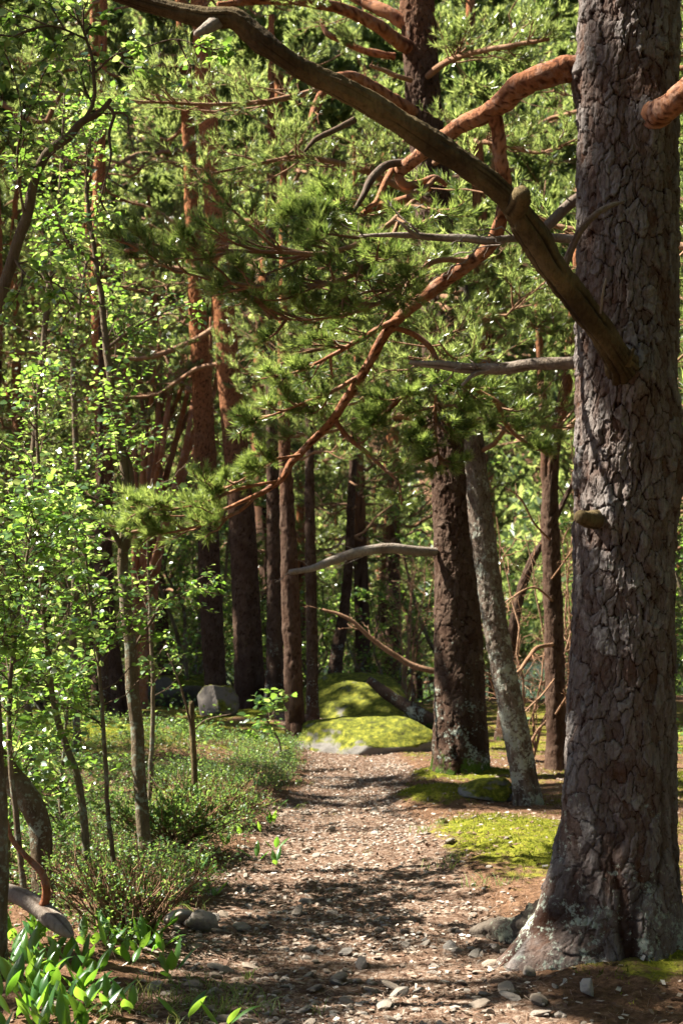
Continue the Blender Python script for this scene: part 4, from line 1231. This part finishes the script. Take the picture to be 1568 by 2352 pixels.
for k, (lab, rows, cr) in enumerate(SL):
    sapling(lab, rows, 'bark_birch', 420 + k, None, cr, seg=10, step=0.03)
sapling('straight dead sapling snapped off at the top, at the edge of the bilberries', [(449, 1880, 10.6, 15), (446, 1760, 10.6, 14), (443, 1680, 10.6, 14), (440, 1612, 10.6, 11)], 'deadwood', 440, branches=[
    ([(444, 1690, 10.6, 6), (425, 1610, 10.5, 5), (405, 1550, 10.4, 4), (385, 1500, 10.4, 2)], None), ([(443, 1680, 10.6, 4), (470, 1655, 10.5, 3), (530, 1640, 10.4, 2)], None)])
sapling('low rowan seedling with wide flat leaves before the orange footed trunk', [(650, 1760, 15.0, 5), (640, 1700, 15, 5), (610, 1650, 15, 4), (590, 1620, 15, 2)], 'twig', 441, crown=C(10, 3, 4, 0.10, (0.25, 0.5), t0=0.3), seg=6)
# curved birch foot at far left, and the birch bole at the edge
sapling('curved mottled birch bole bowing out over the plants at the left', [(-40, 1700, 7.8, 60), (10, 1770, 7.8, 62), (45, 1810, 7.8, 60), (75, 1850, 7.8, 58), (95, 1900, 7.8, 54), (100, 1990, 7.8, 50)][::-1], 'bark_birch', 442, seg=24, step=0.015)
sapling('pale birch bole cut by the left edge above the lily leaves', [(-20, 2240, 6.2, 70), (-14, 2100, 6.2, 60), (-8, 1950, 6.2, 52), (-8, 1800, 6.2, 46), (-30, 1500, 6.2, 40), (-60, 1200, 6.2, 36), (-80, 900, 6.2, 30)], 'bark_birch', 443, seg=30, step=0.012)

# broken branch leaning at the lower left
bk = thing('broken_branch', 'broken rust brown branch with a grey splintered butt leaning at lower left', 'branch', P(150, 2140, 6.5))
bough(bk, 'butt', [(166, 2150, 6.43, 12), (156, 2140, 6.45, 26), (135, 2118, 6.5, 40), (100, 2085, 6.6, 44), (55, 2060, 6.7, 44), (10, 2045, 6.8, 40)], 'greywood', 451, seg=18, step=0.01, bump=0.16)
bough(bk, 'snag', [(95, 2090, 6.6, 26), (108, 2060, 6.55, 24), (100, 2010, 6.5, 20), (60, 1965, 6.5, 15), (30, 1930, 6.5, 12), (12, 1870, 6.5, 9)], 'rust', 452, seg=12, step=0.012, bump=0.2)

# ------------------------------------------------------------------ bare twiggy bilberry bush
def bush(label, px, py, d, hgt, wdt, n, seed, leafn=3, size=0.014):
    b = P(px, py, d)
    b[2] = float(gz(b[0], b[1]))
    lr_ = np.random.default_rng(seed)
    t = thing('bush', label, 'bush', b)
    s = np.linspace(0, 1, 6)
    az = lr_.uniform(0, 2 * PI, n)
    sp = lr_.uniform(0.1, 1.0, n) * wdt
    Pl = np.zeros((n, 6, 3))
    Pl[..., 0] = b[0] + lr_.normal(0, 0.05, n)[:, None] + np.cos(az)[:, None] * sp[:, None] * s
    Pl[..., 1] = b[1] + lr_.normal(0, 0.05, n)[:, None] + np.sin(az)[:, None] * sp[:, None] * s * 0.7
    Pl[..., 2] = b[2] - 0.02 + (lr_.uniform(0.6, 1.0, n) * hgt)[:, None] * s ** 0.8
    Pl += np.cumsum(lr_.normal(0, 0.010, Pl.shape), 1)
    mb = MB()
    twigs(mb, Pl, 0.006, 0.0025, 5, 0)
    L2, _, _ = spawn(Pl, 5, 0.25, 1, (0.4, 0.9), (0.25, 0.5), 4, 0.4, 0.9, 0.05)
    twigs(mb, L2, 0.003, 0.0015, 4, 0)
    part('stems', mb, [M['twigrust']], t)
    mb = MB()
    L3, _, _ = spawn(L2, 3, 0.3, 1, (0.4, 0.9), (0.3, 0.5), 3, 0.3, 0.9, 0.05)
    for Q in (L2, L3):
        ix = np.repeat(np.arange(len(Q)), leafn)
        p, tan = along(Q, ix, lr_.uniform(0.2, 1, len(ix)))
        d_ = nrm(tan + lr_.normal(0, 0.7, p.shape))
        s_ = size * lr_.uniform(0.7, 1.3, len(ix))
        leaves(mb, p, d_, nrm(lr_.normal(0, 0.6, p.shape) + [0, 0, 1]), s_, s_ * 0.6, 0)
    part('leaves', mb, [M['berry']], t)
    return t


bush('twiggy half bare bush with tiny leaves on the left edge of the path', 300, 2100, 7.0, 0.42, 0.42, 75, 500, 3, 0.016)
bush('dark heathery bush under the snapped dead sapling', 500, 1850, 10.8, 0.40, 0.5, 60, 501, 2, 0.016)
bush('dense small leaved bush below the tall lichened sapling', 400, 1900, 9.6, 0.42, 0.55, 70, 502, 6, 0.020)

def dead_shrub(label, px, d, hgt, wdt, n, seed):
    b = P(px, 1700, d)
    b[2] = float(gz(b[0], b[1]))
    lr_ = np.random.default_rng(seed)
    s = np.linspace(0, 1, 9)
    az = lr_.uniform(0, 2 * PI, n)
    sp = lr_.uniform(0.2, 1.0, n) * wdt
    Pl = np.zeros((n, 9, 3))
    Pl[..., 0] = b[0] + np.cos(az)[:, None] * sp[:, None] * s ** 1.3
    Pl[..., 1] = b[1] + np.sin(az)[:, None] * sp[:, None] * s ** 1.3
    Pl[..., 2] = b[2] - 0.05 + (lr_.uniform(0.5, 1.0, n) * hgt)[:, None] * s
    w_ = np.cumsum(lr_.normal(0, 0.035, Pl.shape), 1)
    w_[:, 0] = 0
    Pl += w_
    mb_ = MB()
    twigs(mb_, Pl, 0.020, 0.006, 6, 0)
    A_, _, _ = spawn(Pl, 9, 0.15, 1, (0.6, 1.3), (0.2, 0.42), 6, 0.1, 1.0, 0.07)
    twigs(mb_, A_, 0.007, 0.003, 4, 0)
    B_, _, _ = spawn(A_, 5, 0.2, 1, (0.5, 1.1), (0.25, 0.5), 5, 0.1, 1.0, 0.07)
    twigs(mb_, B_, 0.0035, 0.0015, 3, 0)
    return solo('dead_shrub', mb_, [M['twigrust']], b, label, 'shrub')


dead_shrub('tangled leafless shrub of reddish twigs right behind the leaning lichened pine', 1215, 15.6, 2.6, 0.75, 7, 510)
dead_shrub('tall bare twiggy shrub between the forked pine and the massive pine', 1300, 16.6, 3.4, 0.6, 6, 511)
dead_shrub('thin bare shrub left of the stout brown pine, behind the fallen log', 930, 23.0, 3.4, 1.0, 6, 512)

# ------------------------------------------------------------------ bilberry carpet, moss, grass
def scatter(n, x0, x1, y0, y1, test):
    x = rng.uniform(x0, x1, n)
    y = rng.uniform(y0, y1, n)
    k = rng.random(n) < test(x, y)
    x, y = x[k], y[k]
    return np.stack([x, y, gz(x, y)], 1)


pts = scatter(15000, -4.5, 0.2, 6.5, 17, lambda x, y: (1 - pathmask(x, y)) ** 3 * sstep(-0.35, -0.75, x - np.interp(y, PC_Y, PC_X)) * np.where(fbm(x * 1.1, y * 1.1, 0, 2, 61) > -0.22, 1, 0.12) * np.where(y < 8.0, 0.25, 1))
mb = MB()
k = len(pts)
hg = 0.10 + 0.13 * rng.random(k)
st = np.stack([pts, pts + np.c_[rng.normal(0, 0.03, (k, 2)), hg * 0.6], pts + np.c_[rng.normal(0, 0.05, (k, 2)), hg]], 1)
twigs(mb, st, 0.0016, 0.001, 3, 0)
ix = np.repeat(np.arange(k), 11)
p, tan = along(st, ix, rng.uniform(0.3, 1, len(ix)))
d = nrm(rng.normal(0, 1, p.shape) * [1, 1, 0.4])
s = rng.uniform(0.014, 0.026, len(ix))
leaves(mb, p + d * 0.012, d, nrm(rng.normal(0, 0.45, p.shape) + [0, 0, 1]), s, s * 0.62, 1)
solo('bilberry_undergrowth', mb, [M['twig'], M['berry']], (0, 0, 0), kind='stuff')

pts = scatter(6000, -8, 8, 15, 34, lambda x, y: 0.75 * (1 - pathmask(x, y)) * np.where(fbm(x * 0.6, y * 0.6, 0, 2, 62) > 0.05, 1, 0.06) * np.where((x < -1.0) | (x > 2.2) | (y > 24), 1, 0.1) * np.where(np.abs(x - 0.13 * y) < 0.9, 0.1, 1))
mb = MB()
ix = np.repeat(np.arange(len(pts)), 9)
p = pts[ix] + rng.normal(0, 0.10, (len(ix), 3)) + [0, 0, 0.14]
d = nrm(rng.normal(0, 1, p.shape) * [1, 1, 0.4])
s = rng.uniform(0.04, 0.075, len(ix))
leaves(mb, p, d, nrm(rng.normal(0, 0.45, p.shape) + [0, 0, 1]), s, s * 0.6, 0)
solo('low_undergrowth', mb, [M['berry']], (0, 0, 0), kind='stuff')

pts = scatter(150000, -3.6, 3.2, 5.5, 19, lambda x, y: sstep(0.36, 0.70, mossmask(x, y) + 0.75 * fbm(x * 3.2, y * 3.2, 0, 4, 63)) * np.where(y > 14, 0.5, 1))
mb = MB()
k = len(pts)
d = nrm(rng.normal(0, 0.55, (k, 3)) + [0, 0, 0.9])
sd = nrm(np.cross(d, rng.normal(size=(k, 3)))) * 0.004
L = rng.uniform(0.012, 0.034, (k, 1))
mr = np.clip(0.5 + 0.6 * fbm(pts[:, 0] * 5, pts[:, 1] * 5, 0, 3, 64) + rng.normal(0, 0.13, k), 0, 1)
v = np.stack([pts - sd, pts + sd, pts + d * L], 1).reshape(-1, 3)
mb.add(v, np.arange(3 * k).reshape(k, 3), 0, np.repeat(mr, 3))
solo('moss', mb, [M['moss']], (0, 0, 0), kind='stuff')


def blades(mb, c, n, hgt, spread, lr_, mat=0):
    o = np.repeat(c, n, 0) + np.c_[lr_.normal(0, spread, (len(c) * n, 2)), np.zeros(len(c) * n)]
    k_ = len(o)
    lean = np.c_[lr_.normal(0, 0.45, (k_, 2)), np.ones(k_)]
    h_ = hgt * lr_.uniform(0.5, 1.2, (k_, 1))
    w_ = nrm(np.cross(lean, lr_.normal(size=(k_, 3)))) * 0.0022
    m_ = o + lean * h_ * 0.55
    e_ = o + lean * h_ * [1.5, 1.5, 0.85]
    v_ = np.stack([o - w_, o + w_, m_ + w_ * 0.8, m_ - w_ * 0.8, e_], 1).reshape(-1, 3)
    b_ = (np.arange(k_) * 5)[:, None]
    r_ = np.repeat(lr_.random(k_), 5)
    mb.add(v_, b_ + np.array([[0, 1, 2, 3]]), mat, r_)
    mb.tri.append(b_ + np.array([[3, 2, 4]]) + mb.n - k_ * 5)
    mb.mt.append(np.full(k_, mat))


lr = np.random.default_rng(90)
c = [P(x, y, 1.6 / (H * (y / 2352 - HOR))) + [0, 0, 0] for x, y in [(380, 2300), (430, 2310), (500, 2290), (560, 2280), (600, 2300), (250, 2320), (180, 2330), (320, 2275), (480, 2250), (1560, 2090), (1550, 2130), (1130, 2040), (1010, 1930), (620, 1850), (560, 1900), (650, 1800), (380, 2080), (1040, 2000)]]
c = np.array(c)
c = np.repeat(c, 6, 0) + np.c_[lr.normal(0, 0.09, (len(c) * 6, 2)), np.zeros(len(c) * 6)]
c[:, 2] = gz(c[:, 0], c[:, 1])
mb = MB()
blades(mb, c, 9, 0.075, 0.03, lr)
solo('grass', mb, [M['grass']], (0, 0, 0), kind='stuff')


# ------------------------------------------------------------------ lily-of-the-valley plants
def broad_leaf(mb, o, az, lean, L, B, lr_):
    n_ = 9
    s = np.linspace(0, 1, n_)
    bend = lean + 0.9 * s ** 2 * lr_.uniform(0.2, 1.1)
    dirs = np.stack([np.cos(az) * np.sin(bend), np.sin(az) * np.sin(bend), np.cos(bend)], 1)
    c_ = o + np.cumsum(dirs, 0) * L / n_
    sd = np.array([-math.sin(az), math.cos(az), 0])
    up = np.cross(dirs, sd)
    wv = B * np.clip(np.sin(PI * np.clip((s - 0.14) / 0.86, 0, 1) ** 0.8), 0.03, 1) * 0.5
    rows_ = []
    for f in (-1, -0.5, 0, 0.5, 1):
        rows_.append(c_ + sd * (wv * f)[:, None] - up * (0.35 * abs(f) ** 1.5 * wv)[:, None])
    v = np.stack(rows_, 1).reshape(-1, 3)
    i_ = np.arange(n_ * 5).reshape(n_, 5)
    q = np.stack([i_[:-1, :-1], i_[:-1, 1:], i_[1:, 1:], i_[1:, :-1]], -1).reshape(-1, 4)
    mb.add(v, q, 0, lr_.random())


lr = np.random.default_rng(95)
LILY = [(lr.uniform(-10, 270), lr.uniform(2150, 2400)) for _ in range(58)] + [(lr.uniform(250, 400), lr.uniform(2150, 2260)) for _ in range(10)] + [(lr.uniform(180, 380), lr.uniform(2120, 2200)) for _ in range(18)] + \
       [(lr.uniform(400, 500), lr.uniform(1990, 2050)) for _ in range(9)] + [(lr.uniform(410, 640), lr.uniform(1850, 1990)) for _ in range(18)] + \
       [(425, 2340), (515, 2350), (300, 2330), (650, 2345)][:3] + [(600, 1910), (640, 1850)]
LG = 'lily-of-the-valley plants'
for px, py in LILY:
    d = 1.6 / (H * (max(py, 1800) / 2352 - HOR))
    p = P(px, py, d)
    p[2] = float(gz(p[0], p[1]))
    mb = MB()
    az = lr.uniform(0, 2 * PI)
    big_ = 1.0 if py > 2100 else 0.8
    for j in range(int(lr.integers(2, 4))):
        broad_leaf(mb, p + [0, 0, -0.005], az + j * 2.4 + lr.normal(0, 0.3), lr.uniform(0.1, 0.8), lr.uniform(0.12, 0.21) * big_, lr.uniform(0.034, 0.056) * big_, lr)
    if py > 2100:
        lab, gr = 'lily-of-the-valley plant with broad upright leaves in the lower left patch', 'lily-of-the-valley plants in the lower left patch'
    elif py > 1985:
        lab, gr = 'bright lily-of-the-valley plant at the path edge beside the twiggy bush', 'lily-of-the-valley plants beside the twiggy bush'
    else:
        lab, gr = 'small lily-of-the-valley plant below the bilberries, farther up the path', 'lily-of-the-valley plants below the bilberries'
    solo('lily_of_the_valley', mb, [M['lily']], p, lab, 'plant', gr)

# ------------------------------------------------------------------ boulders, stones, gravel, litter, sticks
_ico = None


def ico(sub_):
    import bmesh
    bm = bmesh.new()
    bmesh.ops.create_icosphere(bm, subdivisions=sub_, radius=1)
    v = np.array([x.co[:] for x in bm.verts])
    f = np.array([[y.index for y in x.verts] for x in bm.faces])
    bm.free()
    return v, f


IC = {k: ico(k) for k in (1, 2, 3, 5)}


def rock_shape(sub_, seed, cuts=8, rough=0.12):
    lr_ = np.random.default_rng(seed)
    v, f = IC[sub_]
    v = v.copy()
    for _ in range(cuts):
        n_ = nrm(lr_.normal(size=3))
        h_ = lr_.uniform(0.38, 0.80)
        e_ = v @ n_ - h_
        v = v - np.where(e_ > 0, e_, 0)[:, None] * n_ * 0.92
    v = v * (1 + rough * fbm(v[:, 0] * 1.7, v[:, 1] * 1.7, v[:, 2] * 1.7, 4, seed) + 0.35 * rough * fbm(v[:, 0] * 7, v[:, 1] * 7, v[:, 2] * 7, 3, seed + 1))[:, None]
    return v, f


def rotz(v, a):
    c_, s_ = math.cos(a), math.sin(a)
    return v @ np.array([[c_, s_, 0], [-s_, c_, 0], [0, 0, 1]])


def boulder(label, px, py, d, sxyz, seed, mat, sink=0.35, rot=0.0, sub_=5, name='boulder', group=None):
    b = P(px, py, d)
    b[2] = float(gz(b[0], b[1]))
    v, f = rock_shape(sub_, seed, 13 if mat != 'mossrock' else 7, 0.13)
    v = rotz(v, rot) * np.array(sxyz) + b + [0, 0, sxyz[2] * (1 - 2 * sink)]
    mb = MB()
    mb.add(v, f, 0, random.random() * 0.4)
    return solo(name, mb, [M[mat]], b, label, 'boulder', group)


boulder('low pale boulder half covered with yellow moss at the end of the path', 850, 1712, 17.0, (0.92, 0.6, 0.40), 601, 'mossrock', 0.34, 0.3)
boulder('large dark mossy mound of rock behind the pale boulder', 820, 1660, 20.8, (1.35, 1.3, 0.56), 602, 'mossrock', 0.40)
boulder('grey angular boulder leaning against the foot of the reddish straight pine', 490, 1665, 20.0, (0.34, 0.32, 0.36), 603, 'boulder', 0.30)
boulder('shaded grey rock lying far behind the lichened sapling', 395, 1600, 25.0, (0.9, 0.7, 0.55), 604, 'boulder', 0.3)
boulder('small grey rock at the bend below the angular boulder', 487, 1705, 17.2, (0.15, 0.12, 0.13), 605, 'boulder', 0.25, sub_=3)
boulder('small pointed grey rock at the foot of the orange footed pine', 660, 1738, 15.6, (0.13, 0.11, 0.10), 606, 'boulder', 0.25, sub_=3)
boulder('grey rock with mossy edge at the foot of the leaning lichened pine', 1130, 1850, 12.0, (0.30, 0.26, 0.14), 607, 'mossrock', 0.35)
boulder('slanting grey brown stone beside the path, left of its foot end', 468, 2100, 7.35, (0.13, 0.11, 0.085), 609, 'stone', 0.2, 0.6, 3)
boulder('flat grey stone lying left of the slanting stone', 405, 2098, 7.45, (0.11, 0.09, 0.05), 610, 'stone', 0.25, 1.0, 3)
boulder('brown flat stone at the path edge under the bright lily leaves', 455, 2005, 8.6, (0.11, 0.09, 0.045), 611, 'stone', 0.25, 0.2, 3)
boulder('pointed grey stone against the shaded foot of the massive pine', 1345, 2195, 5.95, (0.055, 0.05, 0.06), 612, 'stone', 0.2, 0.4, 3)

lr = np.random.default_rng(620)
shapes = []
for k in range(7):
    v, f = rock_shape(2, 630 + k, 9, 0.16)
    shapes.append((v * [1, 0.8, 0.5], f))
GS = 'loose stones lying on the path'
meshes = []
for k, (v, f) in enumerate(shapes):
    mb = MB()
    mb.add(v, f, 0, (k + 0.5) / 7)
    meshes.append(mb.mesh('stone', [M['stone']], smooth=False))
cnt = 0
tries = 0
while cnt < 290 and tries < 9000:
    tries += 1
    py = 1745 + 640 * lr.random() ** 0.8
    d = 1.6 / (H * (py / 2352 - HOR))
    x = (lr.uniform(-0.1, 1.1) - 0.5) * W * d
    if lr.random() > pathmask(np.array(x), np.array(d)) * 1.05 + 0.03:
        continue
    o = bpy.data.objects.new('stone', meshes[int(lr.integers(0, 7))])
    s = 0.018 + 0.042 * lr.random() ** 2.0
    o.scale = (s * lr.uniform(0.8, 1.4), s, s * lr.uniform(0.6, 1.1))
    o.rotation_euler = (lr.normal(0, 0.3), lr.normal(0, 0.3), lr.uniform(0, 6.28))
    o.location = (x, d, float(gz(x, d)) + s * 0.22)
    COL.objects.link(o)
    tag(o, 'loose grey brown stone lying among needle litter on the path', 'stone', GS)
    cnt += 1

# gravel and litter
pts = scatter(30000, -1.8, 2.2, 5.0, 16, lambda x, y: (pathmask(x, y) * 0.8 + 0.04) * (0.15 + 0.85 * sstep(-0.2, 0.3, fbm(x * 1.7, y * 1.7, 0, 3, 72))))
mb = MB()
v0, f0 = IC[1]
for k in range(6):
    sel = pts[k::6]
    m = len(sel)
    vv, ff = rock_shape(1, 700 + k, 5, 0.2)
    s = (0.006 + 0.022 * rng.random(m) ** 2.2)[:, None, None]
    a = rng.uniform(0, 2 * PI, m)
    R = np.zeros((m, 3, 3))
    R[:, 0, 0] = np.cos(a); R[:, 0, 1] = -np.sin(a); R[:, 1, 0] = np.sin(a); R[:, 1, 1] = np.cos(a); R[:, 2, 2] = 1
    q = np.einsum('vj,mij->mvi', vv * [1.1, 0.8, 0.5], R) * s + sel[:, None] + np.array([0, 0, 0.004])
    mb.add(q.reshape(-1, 3), (ff[None] + (np.arange(m) * len(vv))[:, None, None]).reshape(-1, 3), 0, np.repeat(rng.random(m), len(vv)))
solo('gravel', mb, [M['stone']], (0, 0, 0), kind='stuff', smooth=False)

pts = scatter(190000, -2.6, 3.0, 4.8, 17, lambda x, y: (0.35 + 0.65 * pathmask(x, y)) * (0.25 + 0.75 * sstep(-0.35, 0.3, fbm(x * 2.1, y * 2.1, 0, 3, 71))))
mb = MB()
k = len(pts)
d = nrm(rng.normal(0, 1, (k, 3)) * [1, 1, 0.28])
sd = nrm(np.cross(d, [0, 0, 1.0]) + rng.normal(0, 0.25, (k, 3)))
chip = rng.random(k) < 0.20
L = np.where(chip, rng.uniform(0.015, 0.04, k), rng.uniform(0.03, 0.065, k))[:, None]
B = np.where(chip, rng.uniform(0.010, 0.024, k), 0.0026)[:, None]
o = pts + np.c_[np.zeros((k, 2)), rng.uniform(0.002, 0.014, k)]
v = np.stack([o - d * L / 2 - sd * B / 2, o - d * L / 2 + sd * B / 2, o + d * L / 2 + sd * B * 0.4, o + d * L / 2 - sd * B * 0.4], 1).reshape(-1, 3)
mb.add(v, np.arange(4 * k).reshape(k, 4), 0, np.repeat(np.where(chip, 0.25 + 0.75 * rng.random(k) ** 1.3, 0.75 * rng.random(k)), 4))
solo('needle_litter', mb, [M['litter']], (0, 0, 0), kind='stuff')

lr = np.random.default_rng(720)
for k, (px, py, ln, az, lab) in enumerate([(640, 2065, 0.10, 0.3, 'short brown stick lying across the shaded middle of the path'), (365, 2190, 0.24, -0.5, 'forked grey stick between the lily plants and the path'),
                                           (1230, 2180, 0.22, -0.2, 'thin dark twig below the root of the massive pine'), (120, 2330, 0.3, 0.35, 'dark rotten stick under the lily leaves at the bottom left'),
                                           (1090, 1930, 0.12, 1.2, 'pale curled twig lying on the lit yellow moss')]):
    d = 1.6 / (H * (py / 2352 - HOR))
    b = P(px, py, d)
    s = np.linspace(-0.5, 0.5, 7)
    q = np.c_[b[0] + s * ln * math.cos(az), b[1] + s * ln * math.sin(az), np.zeros(7)]
    q[:, :2] += np.cumsum(lr.normal(0, 0.006, (7, 2)), 0)
    q[:, 2] = gz(q[:, 0], q[:, 1]) + 0.018
    mb = MB()
    limb(mb, np.c_[q, np.linspace(0.009, 0.004, 7)], 8, 0.01, 0, 0.2, 730 + k)
    solo('stick', mb, [M['greywood' if k in (1, 4) else 'twig']], (b[0], b[1], float(gz(b[0], b[1]))), lab, 'stick')
# fallen log behind the boulder
lg = thing('fallen_log', 'grey fallen log sloping down to the right behind the stout brown pine', 'log', P(980, 1660, 21))
bough(lg, 'log', [(1020, 1672, 19.5, 34), (970, 1648, 19.5, 34), (925, 1618, 19.6, 31), (880, 1590, 19.7, 26), (845, 1562, 19.8, 18)], 'bark_mid', 741, seg=16, step=0.05, bump=0.16)
bough(lg, 'snag', [(940, 1625, 19.5, 12), (950, 1595, 19.5, 10), (945, 1565, 19.5, 5)], 'bark_mid', 742, seg=8, step=0.04)
